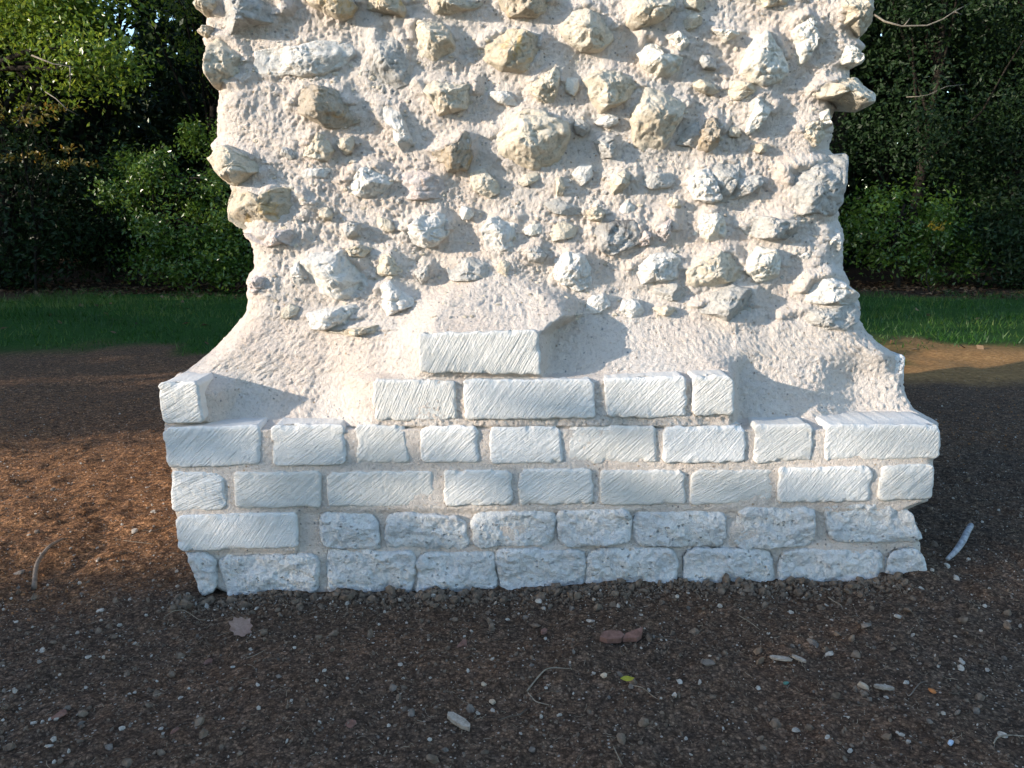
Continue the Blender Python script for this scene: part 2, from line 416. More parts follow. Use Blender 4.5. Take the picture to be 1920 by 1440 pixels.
# ------------------------------------------------------------------ rubble stones
RUB = [  # kind, protrusion in m, outline in photo pixels, (tilt right, tilt up) of the main face
 ("cream", .05, [(360,2),(366,-12),(402,-14),(408,4),(396,19),(380,21),(366,14)], None),
 ("grey", .10, [(397,35),(402,12),(425,-10),(525,-12),(541,15),(513,42),(470,48),(430,65),(403,65)], (0.25, 0.1)),
 ("cream", .03, [(367,58),(380,46),(392,48),(393,66),(385,70)], None),
 ("cream", .07, [(392,82),(410,66),(440,72),(455,95),(466,140),(455,150),(430,153),(400,157),(389,140)], None),
 ("white", .035, [(482,95),(503,90),(555,86),(592,76),(645,80),(658,100),(635,120),(600,136),(570,139),(530,136),(481,134)], None),
 ("grey", .035, [(705,45),(740,42),(762,95),(765,150),(740,160),(695,160),(688,150),(703,100)], (0.5, 0)),
 ("cream", .055, [(770,50),(785,38),(825,42),(843,60),(850,85),(845,112),(820,113),(785,100),(773,85)], (0.15, 0)),
 ("tan", .075, [(545,200),(555,172),(578,160),(605,162),(640,170),(658,195),(665,222),(642,238),(605,235),(565,212)], (0.3, -0.35)),
 ("white", .035, [(710,190),(745,200),(755,225),(772,262),(800,310),(787,317),(765,295),(740,265),(735,240),(710,220)], None),
 ("cream", .04, [(567,292),(580,265),(590,247),(607,252),(622,282),(610,300)], (0.3, -0.2)),
 ("cream", .10, [(385,297),(402,278),(422,272),(457,287),(490,297),(512,310),(490,322),(457,335),(440,347),(422,342),(397,315)], (0.15, 0.2)),
 ("white", .055, [(645,342),(662,320),(685,312),(710,315),(740,335),(715,360),(690,368),(665,365)], (0.35, 0)),
 ("pink", .018, [(738,345),(750,330),(785,320),(815,330),(835,350),(820,370),(780,373),(742,368)], None),
 ("ochre", .07, [(565,-14),(640,-16),(665,8),(655,25),(635,33),(605,20),(580,5)], (0, -0.3)),
 ("ochre", .06, [(675,-16),(745,-12),(758,18),(750,26),(710,18),(680,8)], (0, -0.3)),
 ("cream", .055, [(775,-14),(900,-14),(897,8),(865,15),(840,22),(800,18),(780,8)], (0, -0.3)),
 ("ochre", .065, [(935,-12),(1015,-14),(1040,0),(1020,18),(1005,27),(955,28),(950,15)], (0.2, -0.2)),
 ("ochre", .065, [(900,85),(915,70),(950,52),(985,58),(1010,70),(1017,95),(1007,115),(985,130),(945,127),(910,110)], (0.1, -0.1)),
 ("cream", .07, [(1057,48),(1075,22),(1098,13),(1122,25),(1150,50),(1150,70),(1130,88),(1105,92),(1085,88),(1060,70)], (0.2, 0)),
 ("cream", .065, [(785,155),(822,152),(860,158),(892,155),(890,178),(870,202),(842,208),(822,213),(810,190),(790,163)], (0.2, -0.4)),
 ("cream", .055, [(995,170),(997,148),(1025,135),(1040,125),(1052,137),(1047,165),(1037,190),(1010,187)], None),
 ("cream", .075, [(1100,150),(1110,140),(1135,130),(1165,135),(1205,162),(1185,180),(1155,195),(1130,205),(1110,178)], (0.7, -0.2)),
 ("cream", .085, [(917,262),(950,232),(985,207),(1010,207),(1065,232),(1060,260),(1047,307),(1000,313),(945,303),(922,275)], (0.0, 0.05)),
 ("tan", .06, [(797,295),(830,277),(860,265),(870,245),(882,255),(882,295),(875,315),(840,320),(832,305)], (0.2, -0.3)),
 ("grey", .035, [(1117,265),(1130,252),(1152,260),(1155,275),(1147,295),(1130,295)], None),
 ("cream", .04, [(1145,342),(1160,325),(1172,318),(1190,332),(1175,350),(1155,370)], (0.6, -0.2)),
 ("cream", .075, [(1180,25),(1190,-10),(1262,-12),(1266,12),(1247,32),(1225,42),(1195,50),(1178,42)], (0.15, -0.3)),
 ("ivory", .065, [(1198,98),(1205,65),(1227,72),(1243,97),(1265,102),(1278,108),(1272,132),(1255,138),(1235,140),(1212,125)], (0.2, 0)),
 ("ivory", .03, [(1255,70),(1272,57),(1295,77),(1277,97)], None),
 ("cream", .055, [(1400,-12),(1500,-14),(1495,10),(1455,14),(1420,18)], (0, -0.3)),
 ("ivory", .065, [(1480,62),(1490,42),(1510,30),(1530,45),(1535,60),(1527,90),(1512,115),(1495,125),(1490,105)], None),
 ("ivory", .05, [(1395,130),(1405,100),(1422,67),(1440,60),(1455,75),(1472,100),(1480,130),(1467,147),(1440,155),(1415,150)], (0.25, 0)),
 ("cream", .09, [(1575,15),(1585,-12),(1632,-12),(1635,40),(1620,62),(1600,50),(1580,45)], (0.3, 0)),
 ("ivory", .055, [(1572,112),(1585,85),(1600,82),(1617,105),(1620,115),(1605,123),(1580,121)], None),
 ("cream", .09, [(1525,165),(1550,155),(1585,146),(1615,145),(1640,178),(1635,195),(1615,201),(1570,186),(1535,184)], (0.2, 0.1)),
 ("cream", .085, [(1187,215),(1212,163),(1245,173),(1285,197),(1275,225),(1250,272),(1225,280),(1197,270)], (0.2, 0)),
 ("tan", .06, [(1312,277),(1315,245),(1327,225),(1340,222),(1352,240),(1350,270),(1330,282)], (0.3, 0)),
 ("grey", .012, [(1272,268),(1290,240),(1312,228),(1318,250),(1310,275)], (0.3, 0)),
 ("ivory", .04, [(1402,242),(1412,207),(1420,182),(1432,175),(1455,195),(1442,215),(1425,235),(1407,250)], None),
 ("cream", .045, [(1495,240),(1515,230),(1530,225),(1545,235),(1550,250),(1535,272),(1517,277),(1502,252)], None),
 ("grey", .085, [(1466,316),(1480,312),(1545,298),(1560,293),(1590,295),(1588,330),(1580,375),(1560,400),(1525,402),(1497,400),(1490,375),(1478,350)], (0.45, 0)),
 ("white", .045, [(1290,340),(1310,322),(1330,316),(1345,345),(1355,370),(1335,378),(1305,372)], (0.3, 0)),
 ("grey", .022, [(1330,316),(1360,300),(1390,305),(1385,335),(1365,375),(1352,372)], (0.3, 0)),
 ("grey", .022, [(1368,372),(1375,340),(1400,328),(1428,330),(1432,345),(1412,360),(1385,370)], None),
 ("grey", .055, [(1395,425),(1415,407),(1450,407),(1490,413),(1500,440),(1485,448),(1430,447),(1405,437)], (0.15, 0)),
 ("ivory", .035, [(1305,440),(1315,417),(1320,397),(1342,395),(1360,415),(1365,445),(1335,449)], None),
 ("pink", .035, [(1228,425),(1245,405),(1261,400),(1262,430),(1260,457),(1240,460),(1226,445)], None),
 ("dark", .035, [(1110,427),(1150,415),(1195,412),(1198,455),(1150,478),(1128,470),(1122,445)], None),
 ("white", .055, [(755,430),(790,405),(820,398),(842,415),(835,440),(818,458),(797,465),(765,450)], (0.45, -0.1)),
 ("white", .04, [(905,428),(920,410),(955,405),(972,412),(967,432),(960,460),(930,473),(915,467),(907,442)], (0.1, 0)),
 ("grey", .025, [(840,505),(855,490),(885,483),(922,502),(922,522),(880,527),(845,525)], None),
 ("white", .045, [(1042,485),(1067,473),(1095,480),(1110,500),(1107,535),(1085,545),(1060,535),(1043,522)], None),
 ("white", .055, [(1170,520),(1185,498),(1215,478),(1250,472),(1275,485),(1277,505),(1262,525),(1230,528),(1200,532)], None),
 ("cream", .055, [(1290,510),(1320,485),(1355,470),(1375,472),(1395,500),(1385,525),(1340,535),(1305,542),(1292,530)], None),
 ("ivory", .055, [(1402,495),(1425,467),(1455,467),(1465,485),(1460,517),(1450,530),(1422,527),(1405,510)], (0.1, 0)),
 ("grey", .065, [(1302,572),(1335,555),(1375,538),(1410,545),(1420,590),(1395,600),(1372,607),(1335,590),(1305,585)], (0.2, 0)),
 ("white", .08, [(1497,552),(1512,518),(1550,515),(1585,530),(1612,555),(1605,567),(1570,572),(1525,570)], (0.1, 0.2)),
 ("grey", .075, [(1455,610),(1467,585),(1505,582),(1550,577),(1600,570),(1616,590),(1610,600),(1580,617),(1542,622),(1515,612),(1470,607)], (0.1, -0.1)),
 ("ochre", .08, [(422,382),(432,357),(452,352),(490,365),(525,352),(552,352),(587,390),(560,412),(515,420),(450,427),(427,412)], (-0.1, -0.15)),
 ("pink", .035, [(455,437),(495,440),(525,432),(572,430),(572,460),(552,467),(530,455),(500,462),(470,452)], None),
 ("white", .065, [(565,495),(590,480),(635,475),(672,485),(698,515),(690,542),(665,555),(630,560),(615,552),(580,542),(567,520)], None),
 ("white", .02, [(543,505),(560,492),(568,515),(565,540),(550,530)], None),
 ("cream", .035, [(700,485),(730,475),(748,500),(750,515),(705,517)], None),
 ("white", .055, [(705,540),(730,530),(748,545),(772,557),(775,572),(745,585),(720,595),(702,590)], None),
 ("white", .065, [(572,590),(610,580),(672,572),(675,585),(652,610),(610,620),(582,617)], None),
 ("cream", .05, [(608,624),(665,616),(730,606),(720,620),(660,631)], None),
 ("pink", .045, [(460,528),(480,518),(502,520),(512,533),(500,547),(475,553),(462,545)], None),
 ("grey", .025, [(775,510),(802,498),(803,520),(790,533)], None),
 ("grey", .03, [(640,425),(655,415),(675,420),(672,440),(650,447)], None),
 ("cream", .018, [(882,325),(905,318),(930,340),(935,360),(915,370),(890,355)], None),
 ("grey", .025, [(1230,535),(1265,530),(1290,545),(1285,562),(1250,565),(1232,555)], None),
 ("ivory", .03, [(1340,55),(1362,53),(1390,60),(1362,76)], None),
 ("cream", .02, [(1042,335),(1052,332),(1060,350),(1055,365),(1045,368)], None),
 ("grey", .012, [(432,195),(450,185),(468,200),(462,215),(440,210)], None),
 ("white", .035, [(1550,432),(1575,430),(1581,460),(1573,475),(1555,465)], None),
 ("ivory", .03, [(1528,214),(1553,205),(1560,235),(1546,241)], None),
 ("cream", .025, [(1360,168),(1378,150),(1437,158),(1420,170),(1385,187)], None),
 ("cream", .03, [(1100,395),(1120,388),(1135,400),(1128,414),(1108,412)], None),
 ("grey", .03, [(985,470),(1010,462),(1025,478),(1015,492),(992,490)], None),
 ("cream", .03, [(648,468),(672,460),(690,470),(680,482),(655,480)], None),
 ("pink", .03, [(1195,440),(1212,425),(1222,438),(1218,458),(1202,462)], None),
 ("white", .03, [(1485,470),(1512,462),(1530,478),(1518,498),(1492,492)], None),
]


_rx = random.Random(17)
_boxes = [(min(p[0] for p in q) - 5, min(p[1] for p in q) - 5, max(p[0] for p in q) + 5, max(p[1] for p in q) + 5) for _, _, q, _ in RUB]
_boxes.append((800, 525, 1085, 720))
_n = 0
for _ in range(4000):
    if _n >= 30: break
    a, b = _rx.uniform(425, 1545), _rx.uniform(0, 590)
    w, h = _rx.uniform(13, 36), _rx.uniform(9, 22)
    if a - w < 415 + max(0, b - 330) * 0.28 or a + w > 1550: continue
    if any(a + w > q[0] and a - w < q[2] and b + h > q[1] and b - h < q[3] for q in _boxes): continue
    rot = _rx.uniform(-0.6, 0.6); m = _rx.choice([6, 7, 8])
    pl = []
    for k in range(m):
        t = 6.283 * k / m + _rx.uniform(-0.3, 0.3); rr_ = _rx.uniform(0.75, 1.15)
        x_, y_ = w * rr_ * math.cos(t), h * rr_ * math.sin(t)
        pl.append((a + x_ * math.cos(rot) - y_ * math.sin(rot), b + x_ * math.sin(rot) + y_ * math.cos(rot)))
    RUB.append((_rx.choice(["cream", "cream", "white", "white", "grey", "pink", "ivory", "cream"]), _rx.uniform(0.004, 0.018), pl, None))
    _boxes.append((a - w - 3, b - h - 3, a + w + 3, b + h + 3)); _n += 1

def bedding(U, V):
    """mortar drawn up against the stones"""
    out = np.zeros(U.shape)
    for q_, (_, prot, poly, _t) in enumerate(RUB):
        P = np.array(poly, float); m = 34
        r0, r1 = np.searchsorted(V[:, 0], [P[:, 1].min() - m, P[:, 1].max() + m])
        if r1 <= r0: continue
        blk = U[r0:r1]
        cols = np.where(((blk > P[:, 0].min() - m) & (blk < P[:, 0].max() + m)).any(0))[0]
        if not len(cols): continue
        sl_ = (slice(r0, r1), slice(cols[0], cols[-1] + 1))
        u, v = U[sl_], V[sl_]
        dist = np.full(u.shape, 1e9)
        for a_, b_ in zip(P, np.roll(P, -1, 0)):
            e = b_ - a_
            t = np.clip(((u - a_[0]) * e[0] + (v - a_[1]) * e[1]) / (e @ e), 0, 1)
            dist = np.minimum(dist, np.hypot(u - a_[0] - t * e[0], v - a_[1] - t * e[1]))
        w = 0.55 + 0.45 * vnoise(u * 0.03, v * 0.03, q_ * 1.7, 151)
        c = P.mean(0)
        w = w * (1 + 0.35 * np.sign(c[1] - v))
        out[sl_] = np.maximum(out[sl_], min(0.024, 0.42 * prot) * np.clip(w, 0, 1.3) * np.exp(-(dist / 13.0) ** 2))
    return out

for _ in range(26):
    a, b = _rx.uniform(430, 1560), _rx.uniform(-330, -40); w, h = _rx.uniform(22, 55), _rx.uniform(16, 36)
    if any(a + w > q[0] and a - w < q[2] and b + h > q[1] and b - h < q[3] for q in _boxes): continue
    RUB.append((_rx.choice(["cream", "ochre", "grey", "white"]), _rx.uniform(0.03, 0.07), [(a + w * _rx.uniform(0.75, 1.1) * math.cos(t * 0.9), b + h * _rx.uniform(0.75, 1.1) * math.sin(t * 0.9)) for t in range(7)], None))
    _boxes.append((a - w - 3, b - h - 3, a + w + 3, b + h + 3))

# ------------------------------------------------------------------ the pillar: mortar core
pillar = empty("stone_pillar", (0.05, 2.7, 0.0))
tag(pillar, "ruined pillar of pale rubble and mortar on a base of white dressed blocks", "ruin")

vL = [-420, -200, 0, 60, 150, 162, 280, 345, 380, 430, 442, 500, 540, 560, 588, 612, 648, 682, 704, 722, 800, 880, 962, 1036, 1070, 1095, 1118, 1180]
uL = [352, 372, 392, 392, 396, 409, 405, 436, 440, 458, 468, 473, 468, 471, 463, 440, 408, 369, 333, 303, 307, 322, 331, 348, 366, 390, 440, 455]
vR = [-420, -200, 0, 90, 150, 200, 280, 300, 400, 430, 500, 530, 560, 600, 618, 640, 658, 668, 720, 745, 768, 792, 870, 940, 955, 1000, 1030, 1080, 1180]
uR = [1650, 1628, 1612, 1607, 1580, 1556, 1550, 1562, 1562, 1576, 1574, 1588, 1600, 1608, 1622, 1645, 1672, 1690, 1690, 1698, 1716, 1758, 1752, 1742, 1702, 1719, 1727, 1731, 1731]

def depth_at(u, v):
    """how far the mortar face lies behind the front plane of the block courses"""
    u = np.asarray(u, float); v = np.asarray(v, float)
    d_low = 0.009 * sstep(954, 964, v) * sstep(556 + (v > 1033) * -900, 562 + (v > 1033) * -900, u)
    wall = 0.205 - 0.012 * sstep(100, -300, v)
    d = np.interp(v, [520, 570, 600, 660, 700, 755, 785, 797, 806], [0.205, 0.20, 0.192, 0.158, 0.142, 0.112, 0.085, 0.05, 0.0065])
    u = u + 14 * vnoise(u * 0.012, v * 0.012, 0.5, 65) + 6 * vnoise(u * 0.04, v * 0.04, 0.5, 64)
    d = np.where(v < 520, wall, d)
    m = sstep(1525, 1610, u) * sstep(640, 720, v) * (1 - sstep(786, 800, v))          # the deeper ledge at the east corner
    d = d + 0.06 * m
    # mortar banked over the second course
    d2 = np.interp(v, [540, 580, 620, 660, 700, 708, 716], [0.205, 0.185, 0.15, 0.115, 0.07, 0.03, 0.012])
    lo = sstep(640, 705, v)
    m2 = sstep(600, 715, u) * (1 - sstep(1250 + 118 * lo, 1480 - 90 * lo, u)) * sstep(530, 580, v)
    d = np.where(v < 800, d + (np.minimum(d2, d) - d) * m2, d)
    # mortar banked over the single top block
    d1 = np.interp(v, [500, 530, 560, 590, 618, 626], [0.205, 0.165, 0.12, 0.075, 0.03, 0.014])
    mL = np.interp(v, [500, 530, 560, 600, 626], [905, 862, 815, 775, 770]); mR = np.interp(v, [500, 520, 540, 565, 590, 612, 626], [930, 985, 1035, 1066, 1068, 1040, 1020])
    soft = np.interp(v, [500, 560, 600], [60, 34, 16])
    m1 = sstep(-70, 55, u - mL) * (1 - sstep(-1.0, 1.0, (u - mR) / soft)) * sstep(490, 545, v) * (1 - sstep(700, 712, v))
    d = d + (np.minimum(d1, d) - d) * m1
    nearb = np.minimum(d, 0.030 + np.clip(u - 385, 0, 200) / 60 * 0.08)
    d = d + (nearb - d) * sstep(690, 745, v) * (1 - sstep(790, 797, v)) * (1 - sstep(440, 480, u))
    return d + d_low

def mortar_relief(x, y, z, v):
    rough = 1.0 - 0.4 * sstep(545, 600, v) - 0.2 * sstep(795, 805, v)
    joint = sstep(800, 812, v)
    patchy = 0.2 + 0.8 * sstep(-0.35, 0.45, fbm(x * 7, y * 7, z * 7, 2, 60))
    r = rough * (0.010 * vnoise(x * 9, y * 9, z * 9, 61) + 0.0034 * fbm(x * 18, y * 18, z * 18, 3, 62, 0.5))
    r = r + (0.3 + 0.7 * rough) * patchy * (0.0030 * fbm(x * 72, y * 72, z * 72, 2, 63, 0.8))
    lumps = 0.010 * np.maximum(vnoise(x * 44, y * 44, z * 44, 66) - 0.45, 0) + 0.011 * np.maximum(vnoise(x * 110, y * 98, z * 98, 69) - 0.3, 0)
    r = r + 0.6 * rough * patchy * lumps
    r = r - rough * 0.009 * np.maximum(vnoise(x * 55, y * 55, z * 55, 67) - 0.55, 0)
    smear = sstep(950, 965, v) * np.clip(vnoise(x * 9, y * 9, z * 14, 160) * 1.6 - 0.1, 0, 1)
    r = r + 0.022 * smear * (1 - np.exp(-((x + 0.72) / 0.22) ** 8))
    r = r + 0.0028 * fbm(x * 150, y * 150, z * 150, 2, 68)
    return r * (1 - 0.6 * joint)

v_rows = np.concatenate([np.arange(-420, -20, 12.0), np.arange(-20, 1130, 2.7), np.arange(1130, 1181, 10.0)])
NS = 560
s = np.linspace(0, 1, NS)
VV = np.repeat(v_rows[:, None], NS, 1)
eL = np.interp(v_rows, vL, uL) + 3.5 * vnoise(v_rows * 0.05, 0.5, 0.5, 71) + 2.0 * vnoise(v_rows * 0.16, 0.5, 0.5, 72)
eR = np.interp(v_rows, vR, uR) + 3.5 * vnoise(v_rows * 0.05, 3.5, 0.5, 73) + 2.0 * vnoise(v_rows * 0.16, 0.5, 0.5, 74)
UU = eL[:, None] + s[None, :] * (eR - eL)[:, None]
DD = depth_at(UU, VV)
wid = np.where(v_rows < 700, 46.0, 16.0)[:, None]
rad = np.where(v_rows < 700, 0.085, 0.02)[:, None]
for e in (UU - eL[:, None], eR[:, None] - UU):
    t = 1 - np.clip(e / wid, 0, 1)
    DD = DD + rad * (1 - np.sqrt(np.maximum(1 - t * t, 0)))
X, Y, Z = at(UU, VV, Y0 + DD)
rel = mortar_relief(X, Y, Z, VV) + bedding(UU, VV)
Y = Y - rel
X = X + rel * 0.4 * np.sign(UU - 960) * (np.abs(s - 0.5) > 0.47)[None, :]
# side faces running back from the two front edges
NB, BACK = 16, 1.35
kb = (np.linspace(0, 1, NB + 1)[1:] ** 1.5)[None, :]
def side(col, sgn):
    x0, y0, z0 = X[:, col][:, None], Y[:, col][:, None], Z[:, col][:, None]
    yy = y0 + (Y0 + BACK + 0.2 - y0) * kb
    xx = x0 + 0 * yy + sgn * 0.018 * vnoise(yy * 7, z0 * 7, 0.5 * sgn, 81) * (kb > 0) - sgn * 0.02 * kb
    return xx, yy, z0 + 0 * yy
xl, yl, zl = side(0, -1)
xr, yr, zr = side(NS - 1, 1)
AX = np.concatenate([xl[:, ::-1], X, xr], 1); AY = np.concatenate([yl[:, ::-1], Y, yr], 1); AZ = np.concatenate([zl[:, ::-1], Z, zr], 1)
nc = AX.shape[1]
cv = np.stack([AX.ravel(), AY.ravel(), AZ.ravel()], 1)
cf = grid_faces(len(v_rows), nc, wrap=True)[:, ::-1]
top_c = np.array([[AX[0].mean(), AY[0].mean() + 0.1, AZ[0].mean() + 0.12]])
ti = len(cv); cv = np.vstack([cv, top_c])
i = np.arange(nc)
cap = np.stack([np.full(nc, ti), (i + 1) % nc, i], 1)[:, ::-1]
org = Vector(pillar.location)
core = link("mortar_core", np_mesh("mortar_core", cv - np.array(org), [cf, cap], M_MORTAR), pillar, org)

def stone(kind, prot, poly, tilt, seed):
    rng = np.random.default_rng(1000 + seed)
    prot = prot * (0.78 if prot > 0.03 else 1.0)
    P = np.array(poly, float)
    cu, cv_ = P.mean(0)
    P = np.array([cu, cv_]) + (P - [cu, cv_]) * 1.10
    edge = max(abs(cu - 980) - 470, 0) > 0
    D = float(depth_at(np.clip(cu, 480, 1560), cv_))
    Yr = Y0 + D - 0.013 + (0.03 if edge else 0.0)
    px, _, pz = at(P[:, 0], P[:, 1], np.full(len(P), Yr - prot * 0.35))
    c = np.array([px.mean(), pz.mean()])
    nth, nr = 84, 20
    th = np.linspace(0, 2 * np.pi, nth, endpoint=False)
    d = np.stack([np.cos(th), np.sin(th)], 1)
    A = np.stack([px, pz], 1) - c
    B = np.roll(A, -1, 0)
    R = np.zeros(nth); E = np.zeros(nth, int)
    for k in range(nth):
        best = 1e-4
        for j in range(len(A)):
            e = B[j] - A[j]
            den = d[k, 0] * e[1] - d[k, 1] * e[0]
            if abs(den) < 1e-12: continue
            t = (A[j, 0] * e[1] - A[j, 1] * e[0]) / den
            q = (A[j, 0] * d[k, 1] - A[j, 1] * d[k, 0]) / den
            if t > 0 and -1e-6 <= q <= 1 + 1e-6 and t > best:
                best = t; E[k] = j
        R[k] = best
    R = R * (1 + 0.05 * vnoise(d[:, 0] * 3, d[:, 1] * 3, seed * 3.1, 91) + 0.025 * vnoise(d[:, 0] * 9, d[:, 1] * 9, seed, 92))
    Rm = R.mean()
    slopes = rng.uniform(1.6, 5.5, len(A))
    sl = np.convolve(np.concatenate([slopes[E]] * 3), np.ones(3) / 3, "same")[nth:2 * nth]
    tx, tz = tilt if tilt else (rng.uniform(-0.1, 0.25), rng.uniform(-0.25, 0.15))
    planes = [(tx, tz, 1.0)]
    a0 = rng.uniform(0, 6.28)
    for j in range(6):
        aa = a0 + j * 1.047 + rng.uniform(-0.35, 0.35); m = rng.uniform(0.45, 1.5)
        planes.append((m * math.cos(aa), m * math.sin(aa), rng.uniform(1.08, 1.6)))
    rr = np.linspace(0, 1, nr + 1)[1:] ** 0.75
    r_, t_ = np.meshgrid(rr, np.arange(nth), indexing="ij")
    Q = d[t_] * (R[t_] * r_)[..., None]
    wq = Q + 0.0 
    he = np.maximum(1 - r_ ** 1.6, 0) * R[t_] * sl[t_] * (1 + 0.35 * vnoise((Q[..., 0] + c[0]) * 30, (Q[..., 1] + c[1]) * 30, seed * 1.9, 98))
    def height(q):
        H = np.full(q.shape[:-1], 9.0)
        for a, b, k in planes:
            H = np.minimum(H, prot * k - (a * q[..., 0] + b * q[..., 1]) * min(1.0, prot / Rm * 1.3))
        return H
    kk = 0.0035
    Ht = height(Q)
    H = -kk * np.log(np.exp(-np.clip(Ht, -1, 1) / kk) + np.exp(-np.clip(he, -1, 1) / kk)) 
    H = np.maximum(H, -0.01)
    Hc = float(height(np.zeros((1, 2)))[0])
    qx = np.concatenate([[0], Q[..., 0].ravel()]) + c[0]
    qz = np.concatenate([[0], Q[..., 1].ravel()]) + c[1]
    hh = np.concatenate([[Hc], H.ravel()])
    yy = Yr - hh
    ss = seed * 2.7
    n = 0.0060 * vnoise(qx * 24 + ss, yy * 24, qz * 24, 93) + 0.0055 * vnoise(qx * 55 + ss, yy * 55, qz * 55, 94) + 0.0038 * fbm(qx * 120, yy * 120, qz * 120, 2, 95, 0.7)
    chip_ = np.floor(vnoise(qx * 28 + ss, yy * 28, qz * 28, 99) * 3.0) / 3.0
    n = n + 0.004 * chip_
    st = np.abs(vnoise(qx * 17 + ss, yy * 17, qz * 30, 96)); n = n - 0.006 * np.exp(-(st / 0.09) ** 2)
    fade = np.concatenate([[1], (1 - 0.4 * r_ ** 6).ravel()])
    yy = yy - n * fade * min(1.0, prot / 0.035)
    # flanks running back into the core
    V = [np.stack([qx, yy, qz], 1)]
    sink = 0.12 if edge else 0.06
    for q, (f, g) in enumerate([(1.02, 0.3), (0.97, 0.7), (0.78, 1.0)]):
        o = d * (R * f)[:, None] + c
        nz = 0.004 * vnoise(o[:, 0] * 30, q * 1.7, o[:, 1] * 30, 97)
        V.append(np.stack([o[:, 0] + nz, np.full(nth, Yr + sink * g) + nz, o[:, 1] + nz], 1))
    V.append(np.array([[c[0], Yr + sink * 1.02, c[1]]]))
    V = np.vstack(V)
    rings = nr + 3
    gf = grid_faces(rings, nth, True) + 1
    k = np.arange(nth)
    f0 = np.stack([np.zeros(nth, int), 1 + (k + 1) % nth, 1 + k], 1)
    last = 1 + (rings - 1) * nth
    f1 = np.stack([np.full(nth, len(V) - 1), last + k, last + (k + 1) % nth], 1)
    o3 = np.array([c[0], Yr, c[1]])
    me = np_mesh("rubble_stone", V - o3, [gf, f0, f1], STONES[kind])
    return link("rubble_stone", me, pillar, tuple(o3))

for k, (kind, prot, poly, tilt) in enumerate(RUB):
    stone(kind, prot, poly, tilt, k)

def aggregate(n, seed, smin, smax, mat, label):
    rg = np.random.default_rng(seed)
    ok = np.argwhere((VV > -15) & (VV < 600) & (s[None, :] > 0.01) & (s[None, :] < 0.99))
    pick = ok[rg.integers(0, len(ok), n)]
    p = np.stack([A_[pick[:, 0], pick[:, 1]] for A_ in (X, Y, Z)], 1)
    dens = vnoise(p[:, 0] * 5, p[:, 1], p[:, 2] * 5, 140) > rg.uniform(-0.8, 0.6, n)
    p = p[dens]; n = len(p)
    v, f = ico()
    size = smin + (smax - smin) * rg.uniform(0, 1, n) ** 3
    vv = v[None] * (1 + 0.3 * rg.uniform(-1, 1, (n, 12)))[..., None] * (size[:, None] * np.stack([rg.uniform(0.8, 1.5, n), rg.uniform(0.5, 0.9, n), rg.uniform(0.7, 1.0, n)], 1))[:, None, :]
    vv = vv + p[:, None, :]
    ff = (np.arange(n)[:, None, None] * 12 + f[None]).reshape(-1, 3)
    o = link("aggregate", np_mesh("aggregate", vv.reshape(-1, 3) - np.array(org), [ff], mat, False), pillar, org)
    o["kind"] = "stuff"; o["label"] = label
ICO = None
def ico():
    global ICO
    if ICO is None:
        p = (1 + 5 ** 0.5) / 2
        v = np.array([(-1, p, 0), (1, p, 0), (-1, -p, 0), (1, -p, 0), (0, -1, p), (0, 1, p), (0, -1, -p), (0, 1, -p), (p, 0, -1), (p, 0, 1), (-p, 0, -1), (-p, 0, 1)], float)
        v /= np.linalg.norm(v[0])
        f = np.array([(0, 11, 5), (0, 5, 1), (0, 1, 7), (0, 7, 10), (0, 10, 11), (1, 5, 9), (5, 11, 4), (11, 10, 2), (10, 7, 6), (7, 1, 8), (3, 9, 4), (3, 4, 2), (3, 2, 6), (3, 6, 8), (3, 8, 9), (4, 9, 5), (2, 4, 11), (6, 2, 10), (8, 6, 7), (9, 8, 1)])
        ICO = v, f
    return ICO
aggregate(1500, 141, 0.0015, 0.008, STONES["cream"], "cream bits of stone bedded in the mortar")
aggregate(900, 142, 0.0015, 0.007, STONES["grey"], "grey bits of stone bedded in the mortar")
aggregate(350, 143, 0.0015, 0.006, STONES["tan"], "tan bits of stone bedded in the mortar")

